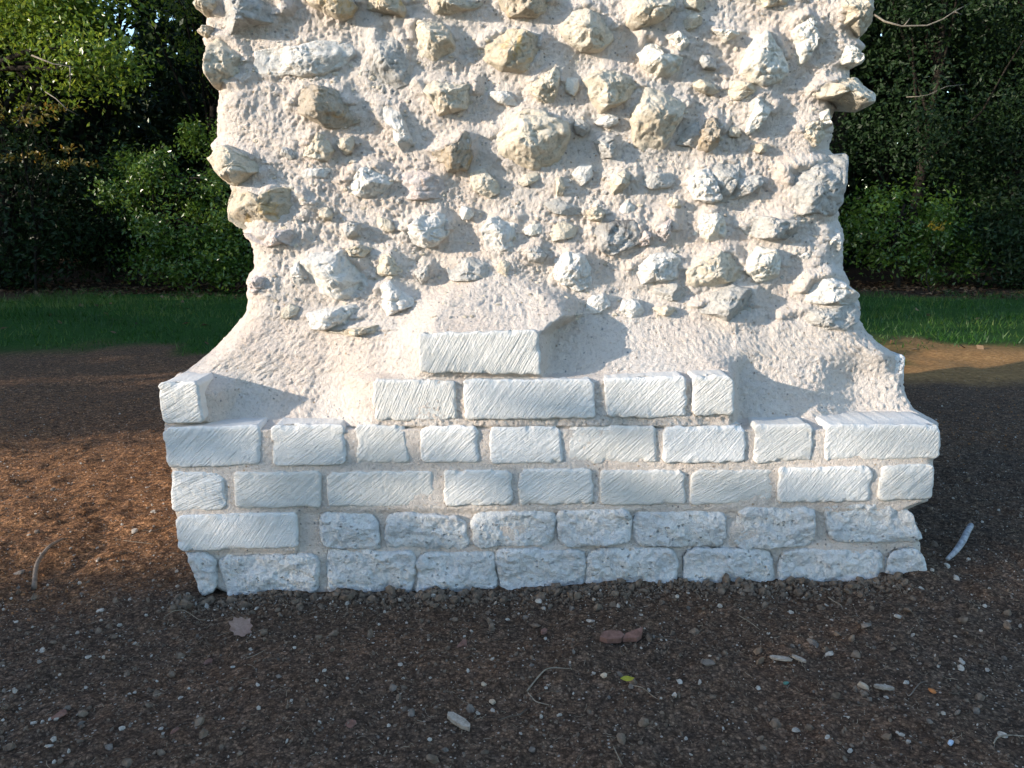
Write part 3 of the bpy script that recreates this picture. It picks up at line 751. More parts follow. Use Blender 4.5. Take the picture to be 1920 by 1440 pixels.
# ------------------------------------------------------------------ dressed and weathered blocks
def block(name, quad, mat, seed, ang=42.0, groove=0.0022, set_back=0.0, pillow=0.0, rough=0.0, ragged=0.0032, deep=0.2, gfreq=120.0):
    rng = np.random.default_rng(500 + seed)
    q = np.array(quad, float)
    wpx = (q[1, 0] - q[0, 0] + q[2, 0] - q[3, 0]) / 2; hpx = (q[3, 1] - q[0, 1] + q[2, 1] - q[1, 1]) / 2
    nx, ny = int(max(wpx / 2.5, 16)), int(max(hpx / 2.5, 14))
    a = np.linspace(0, 1, nx); b = np.linspace(0, 1, ny)
    Aa, Bb = np.meshgrid(a, b)
    u = (1 - Bb) * ((1 - Aa) * q[0, 0] + Aa * q[1, 0]) + Bb * ((1 - Aa) * q[3, 0] + Aa * q[2, 0])
    v = (1 - Bb) * ((1 - Aa) * q[0, 1] + Aa * q[1, 1]) + Bb * ((1 - Aa) * q[3, 1] + Aa * q[2, 1])
    Yf = Y0 + set_back + rng.uniform(-0.004, 0.004)
    x, y, z = at(u, v, np.full(u.shape, Yf))
    W, Hh = x.max() - x.min(), z.max() - z.min()
    # rounding the corners of the outline and breaking its edges
    ex = np.minimum(Aa, 1 - Aa) * W; ez = np.minimum(Bb, 1 - Bb) * Hh
    cs = 0.03 if pillow else 0.011 + 0.006 * vnoise(x * 12 + seed, z * 12, 8.0, 114)
    corner = np.maximum(cs - ex, 0) * np.maximum(cs - ez, 0) / cs
    cx, cz = x.mean(), z.mean()
    kround = 0.45 if not pillow else 0.3
    x = x - np.sign(x - cx) * corner * kround; z = z - np.sign(z - cz) * corner * kround
    xc, zc = x.copy(), z.copy()
    rg = ragged * (vnoise(x * 42 + seed, z * 42, 0.2, 101) + 0.45 * vnoise(x * 115 + seed, z * 115, 0.7, 102))
    if pillow: rg = rg + 0.006 * vnoise(x * 17 + seed * 2, z * 23, 4.4, 115)
    wx = np.exp(-ex / 0.006); wz = np.exp(-ez / 0.006)
    x = x + np.sign(x - cx) * rg * wx; z = z + np.sign(z - cz) * rg * wz
    e = np.minimum(ex, ez)
    bev = 0.0055 * np.exp(-(e / 0.0026)) * (0.6 + 0.8 * (0.5 + 0.5 * vnoise(x * 45 + seed, z * 45, 3.0, 103)))
    chip = 0.020 * np.maximum(vnoise(x * 42 + seed * 3, z * 42, 5.0, 104) - 0.3, 0) * np.exp(-e / 0.008)
    rad_ = math.radians(ang + rng.uniform(-4, 4))
    bend = rng.uniform(-0.8, 0.8)
    along = x * math.cos(rad_) + z * math.sin(rad_)
    across = -x * math.sin(rad_) + z * math.cos(rad_) + bend * (x - cx) ** 2
    g = vnoise(across * gfreq, along * 7, seed * 1.3, 105) + 0.8 * vnoise(across * gfreq * 1.7, along * 12, seed * 1.7, 106)
    g = np.where(g > 0, g * 0.6, g * 1.25)
    wear = 0.5 + 0.6 * vnoise(x * 14, z * 14, seed * 2.2, 107)
    hgt = groove * g * np.clip(wear + 0.3, 0.25, 1.2) * np.clip(e / 0.006, 0, 1)
    hgt = hgt + 0.0009 * vnoise(x * 20, z * 20, seed, 108) + 0.0008 * fbm(x * 180, z * 180, seed, 2, 109)
    if rough:
        hgt = hgt + rough * (1.0 * vnoise(x * 11 + seed, z * 19, 1.0, 110) + 0.55 * vnoise(x * 34 + seed, z * 44, 2.0, 111) + 0.38 * fbm(x * 85, z * 95, seed, 3, 112, 0.65))
    if pillow:
        pa = np.clip(ex / 0.022, 0, 1); pb = np.clip(ez / 0.022, 0, 1)
        hgt = hgt - pillow * (1 - np.sqrt(np.maximum(1 - (1 - pa) ** 2, 0)) * np.sqrt(np.maximum(1 - (1 - pb) ** 2, 0)))
    hgt = hgt + rng.uniform(-0.03, 0.03) * (x - cx) + rng.uniform(-0.04, 0.04) * (z - cz)
    y = y - hgt + bev + chip
    front = np.stack([x.ravel(), y.ravel(), z.ravel()], 1)
    idx = np.arange(nx * ny).reshape(ny, nx)
    loop = np.concatenate([idx[0, :], idx[1:, -1], idx[-1, -2::-1], idx[-2:0:-1, 0]])
    L = front[loop]
    LC = np.stack([xc.ravel(), y.ravel(), zc.ravel()], 1)[loop]
    out = L - np.array([cx, 0, cz])
    ctr = np.array([cx, 0, cz])
    V = [front]
    steps = [0.012, 0.03, 0.07, deep]
    for sdep in steps:
        kf = 0.6 if sdep < 0.02 else 0.0
        ring = L * kf + LC * (1 - kf)
        ring[:, 0] -= np.sign(out[:, 0]) * 0.001; ring[:, 2] -= np.sign(out[:, 2]) * 0.001
        jig = 0.0016 * vnoise(L[:, 0] * 70, sdep * 60, L[:, 2] * 70, 113)
        ring[:, 0] += np.sign(out[:, 0]) * jig * (np.abs(out[:, 0]) > W * 0.4); ring[:, 2] += np.sign(out[:, 2]) * jig * (np.abs(out[:, 2]) > Hh * 0.4)
        ring[:, 1] = Yf + sdep
        V.append(ring)
    V = np.vstack(V)
    faces = [grid_faces(ny, nx)]
    nlp = len(loop); prev = loop
    base = nx * ny
    kk = np.arange(nlp)
    for r in range(len(steps)):
        cur = base + r * nlp + kk
        faces.append(np.stack([prev, cur, np.roll(cur, -1), np.roll(prev, -1)], 1))
        prev = cur
    ci = len(V); V = np.vstack([V, [[cx, Yf + deep, cz]]])
    faces.append(np.stack([prev, np.full(nlp, ci), np.roll(prev, -1)], 1))
    o3 = np.array([cx, Yf, cz])
    pad = np.zeros(len(V) - nx * ny)
    at_ = {"tooled": np.concatenate([np.clip(e / 0.005, 0, 1).ravel(), pad]), "across": np.concatenate([(across * 260).ravel(), pad]), "along": np.concatenate([(along * 16 + seed).ravel(), pad])}
    return link(name, np_mesh(name, V - o3, faces, mat, attr=at_), pillar, tuple(o3))

DRESSED = [  # corners in photo pixels (top left, top right, bottom right, bottom left), angle of the tooling
 ([(784,625),(1012,620),(1015,703),(787,700)], 58), ([(698,712),(855,714),(858,788),(700,790)], 66), ([(867,712),(1114,712),(1117,785),(872,788)], 52),
 ([(1132,710),(1287,705),(1289,783),(1136,785)], 50), ([(1299,705),(1376,703),(1378,779),(1299,780)], 48), ([(295,718),(371,716),(382,793),(303,797)], 30),
 ([(305,803),(487,798),(490,873),(313,880)], 45), ([(507,798),(645,797),(648,872),(511,876)], 38), ([(666,798),(757,798),(770,868),(667,870)], 47),
 ([(787,799),(897,800),(899,869),(789,869)], 42), ([(917,802),(1051,800),(1055,868),(918,871)], 40), ([(1066,801),(1229,799),(1232,867),(1063,871)], 44),
 ([(1244,801),(1399,799),(1400,867),(1242,869)], 44), ([(1415,797),(1526,796),(1523,866),(1414,869)], 42), ([(1548,796),(1765,797),(1765,861),(1546,864)], 50),
 ([(318,884),(418,887),(424,957),(321,962)], 25), ([(438,887),(600,884),(602,951),(441,957)], 38), ([(613,886),(814,884),(816,950),(614,953)], 42),
 ([(831,884),(960,880),(961,947),(832,950)], 36), ([(974,881),(1111,880),(1112,946),(973,949)], 40), ([(1126,882),(1284,883),(1287,947),(1125,949)], 42),
 ([(1297,882),(1449,879),(1451,945),(1294,948)], 32), ([(1461,877),(1637,876),(1637,942),(1459,945)], 52), ([(1652,874),(1755,871),(1750,937),(1648,940)], 40),
 ([(327,967),(555,962),(560,1030),(335,1035)], 54)]
for k, (q, ang) in enumerate(DRESSED):
    coarse = k in (5, 15, 23)
    block("dressed_block", q, M_BLOCK, k, ang, groove=0.0008 if not coarse else 0.0017, rough=0.0016 if coarse else 0.0,
          deep=0.3 if k in (5, 6, 14, 15, 23, 24) else 0.18, gfreq=120.0 if not coarse else 70.0)
WEATHERED = [
 [(598,966),(705,968),(708,1028),(603,1026)], [(727,966),(872,968),(873,1030),(729,1030)], [(882,963),(1036,960),(1038,1026),(888,1026)],
 [(1047,960),(1179,958),(1181,1022),(1051,1024)], [(1190,960),(1363,958),(1363,1024),(1196,1028)], [(1383,953),(1529,953),(1526,1024),(1378,1030)],
 [(1549,948),(1705,946),(1729,1013),(1555,1020)],
 [(349,1037),(398,1040),(407,1114),(378,1118)], [(404,1046),(592,1042),(594,1122),(428,1126)], [(616,1036),(771,1036),(771,1124),(617,1124)],
 [(784,1036),(926,1034),(926,1122),(786,1122)], [(935,1033),(1096,1033),(1096,1118),(937,1120)], [(1106,1036),(1266,1033),(1268,1114),(1106,1118)],
 [(1288,1033),(1446,1034),(1448,1109),(1288,1112)], [(1463,1032),(1650,1032),(1652,1106),(1465,1108)], [(1668,1034),(1733,1032),(1737,1102),(1666,1104)]]
for k, q in enumerate(WEATHERED):
    jt = np.random.default_rng(300 + k).uniform(-6, 6, (4, 2)) * [1.0, 0.7]
    q = [(a_ + e_, b_ + f_) for (a_, b_), (e_, f_) in zip(q, jt)]
    q = [(q[0][0] - 5, q[0][1] - 3), (q[1][0] + 5, q[1][1] - 3), (q[2][0] + 5, q[2][1] + 3), (q[3][0] - 5, q[3][1] + 3)]
    block("weathered_block", q, M_WEATHER, 60 + k, 10, groove=0.0, set_back=0.001 if k < 7 else -0.001, pillow=0.006, rough=0.0068, ragged=0.0034, deep=0.2)
block("weathered_block", [(1664,667),(1700,664),(1697,716),(1670,724)], M_WEATHER, 90, 30, set_back=0.20, groove=0.0, rough=0.002, ragged=0.003, deep=0.25)
o = block("footing_mortar", [(455,1090),(640,1090),(620,1126),(462,1130)], M_MORTAR, 91, 10, groove=0.0, set_back=0.02, pillow=0.008, rough=0.003, ragged=0.005)

# ------------------------------------------------------------------ trees, shrubs, hedges
def leaves(points, normals_bias, size, rng, aspect=0.5, jitter=0.35):
    """rhombic leaves with a fold along the midrib"""
    n = len(points)
    nrm = rng.normal(size=(n, 3)) + normals_bias
    nrm /= np.linalg.norm(nrm, axis=1)[:, None]
    t = rng.normal(size=(n, 3))
    t -= nrm * (t * nrm).sum(1)[:, None]
    t /= np.linalg.norm(t, axis=1)[:, None]
    b = np.cross(nrm, t)
    sz = size * (1 + jitter * rng.uniform(-1, 1, n))[:, None]
    w = sz * aspect * 0.5
    fold = w * rng.uniform(0.0, 0.5, n)[:, None]
    V = np.stack([points - t * sz * 0.5, points + b * w + nrm * fold - t * sz * 0.06, points + t * sz * 0.5 - nrm * fold * 0.6, points - b * w + nrm * fold - t * sz * 0.06], 1).reshape(-1, 3)
    base = np.arange(n)[:, None] * 4
    Fq = np.concatenate([base + np.array([[0, 1, 2]]), base + np.array([[0, 2, 3]])], 0)
    tint = np.repeat(np.clip(rng.normal(0.5, 0.2, n), 0, 1), 4)
    return V, Fq, tint

def crown_points(rng, n, centre, radii, clumps, spread=0.22, shell=0.55):
    c = rng.normal(size=(clumps, 3))
    c /= np.linalg.norm(c, axis=1)[:, None]
    c *= (shell + (1 - shell) * rng.uniform(0, 1, clumps) ** 0.5)[:, None]
    k = rng.integers(0, clumps, n)
    cs = spread * rng.uniform(0.6, 1.4, clumps)
    p = c[k] + rng.normal(size=(n, 3)) * cs[k][:, None]
    return np.array(centre) + p * np.array(radii), c * np.array(radii) + np.array(centre)

def tube(path, radii, nseg=7):
    path = np.array(path, float); radii = np.array(radii, float)
    V = []
    for i in range(len(path)):
        d = path[min(i + 1, len(path) - 1)] - path[max(i - 1, 0)]
        d /= np.linalg.norm(d) + 1e-9
        a = np.cross(d, [0.31, 0.9, 0.2]); a /= np.linalg.norm(a) + 1e-9
        b = np.cross(d, a)
        th = np.linspace(0, 2 * np.pi, nseg, endpoint=False)
        V.append(path[i] + radii[i] * (np.cos(th)[:, None] * a + np.sin(th)[:, None] * b))
    V.append(path[:1]); V.append(path[-1:])
    V = np.vstack(V)
    k = np.arange(nseg); n = len(path)
    caps = np.vstack([np.stack([np.full(nseg, n * nseg), (k + 1) % nseg, k], 1), np.stack([np.full(nseg, n * nseg + 1), (n - 1) * nseg + k, (n - 1) * nseg + (k + 1) % nseg], 1)])
    return V, grid_faces(n, nseg, True), caps

def join(parts):
    V, Q, T, off = [], [], [], 0
    for v, q, t in parts:
        V.append(v); Q.append(q + off); T.append(t + off); off += len(v)
    return np.vstack(V), [np.vstack(Q), np.vstack(T)]

M_BARK = mat_simple("bark", (0.012, 0.010, 0.008), (0.03, 0.025, 0.02), 30, 0.95, 0.8, 0.1, 0.02)
M_TWIG = mat_simple("pale_twig", (0.20, 0.17, 0.13), (0.30, 0.26, 0.21), 30, 0.9, 0.4, 0.1)
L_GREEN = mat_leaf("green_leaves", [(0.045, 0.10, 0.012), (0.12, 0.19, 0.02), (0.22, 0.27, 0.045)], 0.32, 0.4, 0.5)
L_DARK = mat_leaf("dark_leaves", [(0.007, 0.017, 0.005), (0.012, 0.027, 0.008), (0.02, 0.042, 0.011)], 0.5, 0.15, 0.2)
L_GLOSS = mat_leaf("glossy_leaves", [(0.025, 0.065, 0.010), (0.06, 0.12, 0.016), (0.12, 0.18, 0.03)], 0.3, 0.3, 0.5)
L_YELLOW = mat_leaf("yellow_leaves", [(0.20, 0.12, 0.015), (0.36, 0.25, 0.02), (0.5, 0.38, 0.03)], 0.45, 0.3)
L_AMBER = mat_leaf("amber_leaves", [(0.05, 0.07, 0.012), (0.14, 0.11, 0.015), (0.26, 0.16, 0.02)], 0.45, 0.3)

def tree(name, label, cat, x, y, h, crowns, n, size, leafmat, seed, trunk_r=0.09, clumps=60, spread=0.2, group=None, aspect=0.5, shell=0.5, limbs=7, lean=0.0):
    """crowns: list of (dx, dy, z, rx, ry, rz) masses; the crown is one mesh, trunk and limbs another"""
    rng = np.random.default_rng(seed)
    gz = float(ground_z(np.array([x]), np.array([y]))[0])
    root = empty(name, (x, y, gz))
    tag(root, label, cat, group)
    V, Fc, T, off = [], [], [], 0
    tips = []
    vol = np.array([c[3] * c[4] * c[5] for c in crowns]) ** 0.75
    for c, w in zip(crowns, vol / vol.sum()):
        p, cc = crown_points(rng, int(n * w), (c[0], c[1], c[2]), c[3:6], max(8, int(clumps * w)), spread, shell)
        p = p[p[:, 2] > 0.03]
        ctr = np.array(c[:3])
        bias = (p - ctr) / np.array(c[3:6]) * 0.8 + np.array([0, 0, 0.5])
        v, f, t = leaves(p, bias, size, rng, aspect)
        V.append(v); Fc.append(f + off); T.append(t); off += len(v)
        tips += list(cc[rng.permutation(len(cc))[:limbs]])
    parts = []
    top = np.array([lean, 0, h * 0.72])
    zs = np.linspace(-0.06, 1, 8)
    path = [np.array([lean * max(q, 0) ** 1.5 + 0.05 * math.sin(q * 5 + seed), 0.04 * math.cos(q * 6 + seed), q * top[2]]) for q in zs]
    parts.append(tube(path, trunk_r * np.linspace(1.25, 0.45, 8), 9))
    for tp in tips:
        k = rng.uniform(0.25, 0.95)
        st = path[int(1 + k * 6)]
        mid = (st + tp) / 2 + rng.normal(size=3) * 0.08
        parts.append(tube([st, (st * 0.6 + mid * 0.4), mid, (mid + tp) / 2 + rng.normal(size=3) * 0.04, tp], trunk_r * np.array([0.4, 0.3, 0.22, 0.14, 0.06]), 5))
    bv, bf = join(parts)
    link("trunk", np_mesh("trunk", bv, bf, M_BARK), root).location = (0, 0, 0)
    link("crown", np_mesh("crown", np.vstack(V), [np.vstack(Fc)], leafmat, False, {"tint": np.concatenate(T)}), root).location = (0, 0, 0)
    return root

# the wood edge in view, west of the pillar
T_LEFT = tree("broadleaf_tree", "tall sunlit green tree in the top left corner of the wood edge", "tree", -7.2, 11.6, 6.0,
     [(0.3, 0, 3.5, 1.7, 1.0, 1.1), (1.5, -0.5, 3.5, 1.1, 0.7, 0.8), (0, 0.4, 5.0, 2.0, 1.5, 1.3)], 22000, 0.075, L_GREEN, 11, 0.14, 90)
tree("laurel_bush", "large rounded glossy green bush left of the pillar", "bush", -4.75, 11.2, 2.6,
     [(0.35, 0, 1.75, 0.65, 0.6, 0.75), (-0.45, 0.1, 1.35, 0.6, 0.6, 0.7), (0.1, -0.1, 0.8, 1.1, 0.6, 0.7), (0.9, -0.2, 1.2, 0.5, 0.5, 0.55)], 13000, 0.06, L_GLOSS, 12, 0.05, 48, 0.15)
tree("low_shrub", "low glossy shrub at the grass edge, just left of the pillar", "shrub", -4.25, 10.7, 0.9,
     [(0, 0, 0.42, 0.75, 0.4, 0.36)], 4200, 0.06, L_GLOSS, 13, 0.02, 40, 0.2)
tree("thin_tree", "slender tree with sky showing through its crown, left of the pillar top", "tree", -5.3, 14.4, 7.0,
     [(0.4, 0, 4.1, 1.2, 0.9, 1.1), (0, 0, 5.8, 1.6, 1.4, 1.2)], 11000, 0.065, L_GREEN, 14, 0.09, 80, 0.16, lean=0.5)
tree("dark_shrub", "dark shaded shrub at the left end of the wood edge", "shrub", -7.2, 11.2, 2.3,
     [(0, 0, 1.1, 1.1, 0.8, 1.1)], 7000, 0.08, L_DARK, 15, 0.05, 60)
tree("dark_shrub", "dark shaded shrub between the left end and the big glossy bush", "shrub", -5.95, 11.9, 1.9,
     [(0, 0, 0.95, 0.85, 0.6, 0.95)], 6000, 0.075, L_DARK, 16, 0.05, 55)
tree("amber_sapling", "thin sapling with yellowing leaves in front of the dark left shrubs", "sapling", -6.45, 10.9, 2.6,
     [(0.3, 0, 1.75, 0.65, 0.35, 0.16), (0.1, 0, 2.3, 0.75, 0.35, 0.14)], 520, 0.06, L_AMBER, 17, 0.018, 24, 0.14)
# behind and right of the pillar
tree("ivy_shrub", "dark leafy shrub with sunlit sprays right of the pillar", "shrub", 5.35, 11.2, 1.6,
     [(0, 0, 0.85, 0.8, 0.5, 0.65), (0.7, 0.1, 0.6, 0.6, 0.5, 0.5)], 6500, 0.065, L_GLOSS, 21, 0.04, 70, 0.18)
tree("yellow_sapling", "small sapling with bright yellow leaves in the shade right of the pillar", "sapling", 5.55, 10.62, 0.95,
     [(0.05, 0, 0.88, 0.13, 0.08, 0.06)], 60, 0.05, L_YELLOW, 22, 0.008, 5, 0.3, limbs=3)
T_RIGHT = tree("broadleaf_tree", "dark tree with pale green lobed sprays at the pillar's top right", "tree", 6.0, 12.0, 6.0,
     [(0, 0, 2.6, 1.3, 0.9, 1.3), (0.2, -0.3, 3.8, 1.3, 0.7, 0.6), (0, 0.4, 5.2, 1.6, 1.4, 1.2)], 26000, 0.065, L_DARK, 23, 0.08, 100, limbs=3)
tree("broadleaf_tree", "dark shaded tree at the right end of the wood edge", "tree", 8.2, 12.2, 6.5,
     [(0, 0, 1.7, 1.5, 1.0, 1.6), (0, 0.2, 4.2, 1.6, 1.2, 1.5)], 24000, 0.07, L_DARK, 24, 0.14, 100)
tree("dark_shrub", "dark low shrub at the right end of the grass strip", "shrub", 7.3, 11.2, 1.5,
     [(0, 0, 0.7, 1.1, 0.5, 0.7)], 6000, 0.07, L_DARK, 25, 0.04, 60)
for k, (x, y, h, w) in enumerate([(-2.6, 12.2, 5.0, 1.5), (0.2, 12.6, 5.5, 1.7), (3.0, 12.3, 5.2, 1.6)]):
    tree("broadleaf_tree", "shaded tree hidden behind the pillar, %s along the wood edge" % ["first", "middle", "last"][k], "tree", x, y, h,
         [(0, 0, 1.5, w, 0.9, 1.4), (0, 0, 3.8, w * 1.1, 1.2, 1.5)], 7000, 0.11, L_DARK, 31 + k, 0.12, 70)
# second row, deeper in the wood
for k, (x, y, h, w) in enumerate([(-11.5, 15.5, 7.5, 2.4), (-8.2, 16.2, 8.0, 2.3), (-5.9, 18.0, 4.4, 1.9), (-3.0, 16.5, 7.5, 2.2), (0.5, 17.0, 8.0, 2.4), (4.0, 16.5, 8.0, 2.4), (7.2, 16.0, 8.0, 2.2), (10.3, 16.8, 7.4, 2.2), (13.5, 16.0, 8.0, 2.6), (-12.0, 12.6, 7.0, 2.2), (-15.5, 13.0, 7.5, 2.4)]):
    tree("wood_tree", "tall shaded tree %s" % (["deeper in the wood, %s from the left in the second row" % w_ for w_ in ("first", "second", "third", "fourth", "fifth", "sixth", "seventh", "eighth", "ninth")] + ["at the wood edge, next beyond the left end shrub", "at the wood edge, farthest to the west"])[k], "tree", x, y, h,
         [(0, 0, 1.6, w, 1.2, 1.6), (0, 0, h * 0.55, w * 1.1, 1.5, h * 0.25), (0, 0, h * 0.82, w * 0.9, 1.4, h * 0.2)], 9500, 0.15, L_DARK, 41 + k, 0.16, 90)

# crowns that hang over the wood edge above the picture and keep it dark
for k, (x, y, h) in enumerate([(-9.6, 13.2, 8.5), (-2.2, 13.8, 8.5), (1.6, 13.6, 9.0), (5.2, 13.4, 9.0), (9.2, 13.6, 9.0)]):
    tree("overhanging_tree", "tall tree whose crown hangs over the wood edge, %s from the left" % ["first", "second", "third", "fourth", "fifth"][k], "tree", x, y, h,
         [(0, -1.2, h * 0.78, 2.1, 2.2, 1.3), (0, 0.6, h * 0.45, 1.6, 1.0, 1.5)], 9000, 0.16, L_DARK, 91 + k, 0.17, 90, 0.25)

# the wood beyond, which reads as one dark mass
rw = np.random.default_rng(5)
n = 90000
x = rw.uniform(-32, 30, n); z = rw.uniform(0, 1, n) ** 1.35
top = 8.0 + 1.2 * vnoise(x * 0.5, 0.3, 0.2, 131) - 4.0 * np.exp(-((x + 9.6) / 1.3) ** 2) - 2.6 * np.exp(-((x - 12.6) / 0.9) ** 2)
p = np.stack([x, 20.5 + rw.normal(0, 0.8, n), z * top], 1)
v, f, t = leaves(p, np.tile([0, -0.4, 0.6], (n, 1)), 0.36, rw, 0.75)
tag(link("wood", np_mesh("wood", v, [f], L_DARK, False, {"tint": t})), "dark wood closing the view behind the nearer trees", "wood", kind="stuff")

# trees and bushes beside and behind the camera: the ones whose shade lies over the foreground
S_DIR = np.array([math.sin(SUN_AZ), math.cos(SUN_AZ)]); N_DIR = np.array([-math.cos(SUN_AZ), math.sin(SUN_AZ)])
def sun_side(t, s_): return tuple(S_DIR * s_ + N_DIR * t)
for k, t in enumerate([-6.6, -4.6, -2.6, -0.8, 0.75, 1.85, 4.75]):
    x, y = sun_side(t, -10.0)
    w = 1.2 if t < 1.5 else 0.62
    tree("clearing_bush", "dense bush on the near side of the clearing, %s from the south" % ["first", "second", "third", "fourth", "fifth", "sixth", "seventh"][k], "bush", x, y, 2.8,
         [(0, 0, 0.8, w, w, 0.9), (0, 0, 1.95, w, w * 0.9, 0.85)], 5200, 0.17, L_DARK, 61 + k, 0.08, 60, 0.3, aspect=0.75, shell=0.1)
for k, (t, h) in enumerate([(6.6, 7.5), (8.3, 6.0), (9.9, 5.8), (11.8, 3.3), (14.0, 3.2), (16.2, 3.4)]):
    x, y = sun_side(t, -10.5)
    tree("clearing_tree", "leafy tree on the near side of the clearing, %s from the south" % ["first", "second", "third", "fourth", "fifth", "sixth"][k], "tree", x, y, h,
         [(0, 0, h * 0.2, 1.3, 1.3, h * 0.2), (0, 0, h * 0.5, 1.45, 1.4, h * 0.25), (0, 0, h * 0.8, 1.3, 1.3, h * 0.18)], 6500 if k < 2 else 3000, 0.2, L_DARK, 71 + k, 0.16, 60, 0.25, aspect=0.75, shell=0.2)

# ------------------------------------------------------------------ grass, litter, soil crumbs, gravel
rng = np.random.default_rng(7)
def field(x, y):
    wb = 0.45 * vnoise(x * 0.9, y * 0.4, 0, 51) + 0.5 * vnoise(x * 3.3, y * 2.0, 0, 52)
    return sstep(5.7, 6.5, y + wb + 0.025 * np.clip(x, -4, 4)) * (1 - sstep(10.3, 11.0, y + wb))
n = 120000
x = rng.uniform(-9.5, 9.5, n); y = rng.uniform(5.0, 11.2, n)
keep = (rng.uniform(0, 1, n) < field(x, y) * (0.55 + 0.45 * vnoise(x * 2.2, y * 2.2, 0, 77))) & (np.abs(x) > 0.18 * y)
x, y = x[keep], y[keep]; n = len(x)
z = ground_z(x, y, True)
hgt = rng.uniform(0.025, 0.075, n) * (1 + 0.4 * vnoise(x * 1.5, y * 1.5, 0, 78))
yaw = rng.uniform(0, 2 * np.pi, n); wd = rng.uniform(0.003, 0.006, n)
bx, by = np.cos(yaw) * wd, np.sin(yaw) * wd
lx, ly = rng.normal(0, 0.5, n) * hgt, rng.normal(0, 0.5, n) * hgt
V = np.stack([np.stack([x - bx, y - by, z - 0.004], 1), np.stack([x + bx, y + by, z - 0.004], 1), np.stack([x + lx, y + ly, z + hgt], 1)], 1).reshape(-1, 3)
M_GRASS = mat_leaf("grass_blades", [(0.013, 0.05, 0.007), (0.03, 0.092, 0.011), (0.11, 0.15, 0.035)], 0.5, 0.25, 0.3)
g = link("grass", np_mesh("grass", V, [np.arange(3 * n).reshape(-1, 3)], M_GRASS, False, {"tint": np.repeat(np.clip(rng.normal(0.42, 0.2, n) + 0.4 * vnoise(x * 1.1, y * 1.6, 0, 79), 0, 1), 3)}))  # drifts of paler blade tint stand in for patches of sun
tag(g, "strip of short dark green grass in front of the wood", "grass", kind="stuff")

def scatter_leaves(name, n, xr, yr, size, mat, label, cat, dens=None):
    x = rng.uniform(*xr, n); y = rng.uniform(*yr, n)
    if dens is not None:
        k = rng.uniform(0, 1, n) < dens(x, y); x, y = x[k], y[k]
    p = np.stack([x, y, ground_z(x, y, True) + 0.012], 1)
    v, f, t = leaves(p, np.tile([0, 0, 3.0], (len(p), 1)), size, rng, 0.6)
    return tag(link(name, np_mesh(name, v, [f], mat, False, {"tint": t})), label, cat, kind="stuff")
M_LITTER = mat_leaf("leaf_litter_leaves", [(0.035, 0.02, 0.012), (0.10, 0.055, 0.028), (0.26, 0.18, 0.11)], 0.7, 0.05, 0.2)
scatter_leaves("leaf_litter", 9000, (-10, 10), (10.1, 12.2), 0.07, M_LITTER, "brown fallen leaves along the foot of the wood", "leaf litter", lambda x, y: sstep(10.0, 10.8, y + 0.4 * vnoise(x, y * 0.5, 0, 51)) * 0.9)
scatter_leaves("lawn_leaves", 160, (-8, 8), (6.0, 10.5), 0.07, M_LITTER, "scattered dead leaves on the grass strip", "leaves")

def rot_mats(n, rng, flat=0.0):
    q = rng.normal(size=(n, 4)); q /= np.linalg.norm(q, axis=1)[:, None]
    w, x, y, z = q.T
    return np.stack([np.stack([1 - 2 * (y * y + z * z), 2 * (x * y - z * w), 2 * (x * z + y * w)], 1),
                     np.stack([2 * (x * y + z * w), 1 - 2 * (x * x + z * z), 2 * (y * z - x * w)], 1),
                     np.stack([2 * (x * z - y * w), 2 * (y * z + x * w), 1 - 2 * (x * x + y * y)], 1)], 1)

def bits(name, x, y, size, mat, label, cat, sink=0.3, smooth=False):
    n = len(x)
    v, f = ico()
    sc = size[:, None] * np.stack([rng.uniform(0.8, 1.35, n), rng.uniform(0.6, 1.0, n), rng.uniform(0.45, 0.9, n)], 1)
    vv = v[None] * (1 + 0.28 * rng.uniform(-1, 1, (n, 12)))[..., None] * sc[:, None, :]
    vv = np.einsum("nij,nkj->nki", rot_mats(n, rng), vv)
    z = ground_z(x, y, True)
    vv = vv + np.stack([x, y, z + size * (0.6 - sink)], 1)[:, None, :]
    ff = (np.arange(n)[:, None, None] * 12 + f[None]).reshape(-1, 3)
    return tag(link(name, np_mesh(name, vv.reshape(-1, 3), [ff], mat, smooth)), label, cat, kind="stuff")

def view_xy(n, vmin=1060, vmax=1470, umin=-60, umax=1980, power=1.0):
    """points spread over the foreground soil"""
    y = rng.uniform(1.22, 4.6, int(n * 2.2)); x = rng.uniform(-3.2, 3.2, len(y))
    k = (np.abs(x) < 0.70 * y + 0.25) & ~((np.abs(x + 0.0) < 0.92) & (y > 2.08) & (y < 3.3))
    k &= rng.uniform(0, 1, len(y)) < np.clip(1.9 - 0.42 * y, 0.12, 1)
    x, y = x[k], y[k]
    return x[:n], y[:n]

M_CLOD = mat_simple("soil_clod", (0.10, 0.074, 0.054), (0.21, 0.155, 0.112), 60, 0.95, 0.6, 0.1)
M_CLODRED = mat_simple("red_soil_clod", (0.14, 0.07, 0.033), (0.32, 0.165, 0.08), 60, 0.95, 0.6, 0.1)
M_PEB = mat_simple("white_pebble", (0.26, 0.22, 0.175), (0.46, 0.41, 0.345), 110, 0.85, 0.4, 0.2)
M_PEBGREY = mat_simple("grey_pebble", (0.10, 0.085, 0.07), (0.20, 0.165, 0.135), 60, 0.9, 0.4, 0.2)
M_PEBRED = mat_simple("terracotta", (0.13, 0.07, 0.052), (0.23, 0.125, 0.095), 60, 0.9, 0.4, 0.15)
M_STRAW = mat_simple("dry_straw", (0.17, 0.14, 0.10), (0.33, 0.27, 0.20), 40, 0.85, 0.2, 0.2)

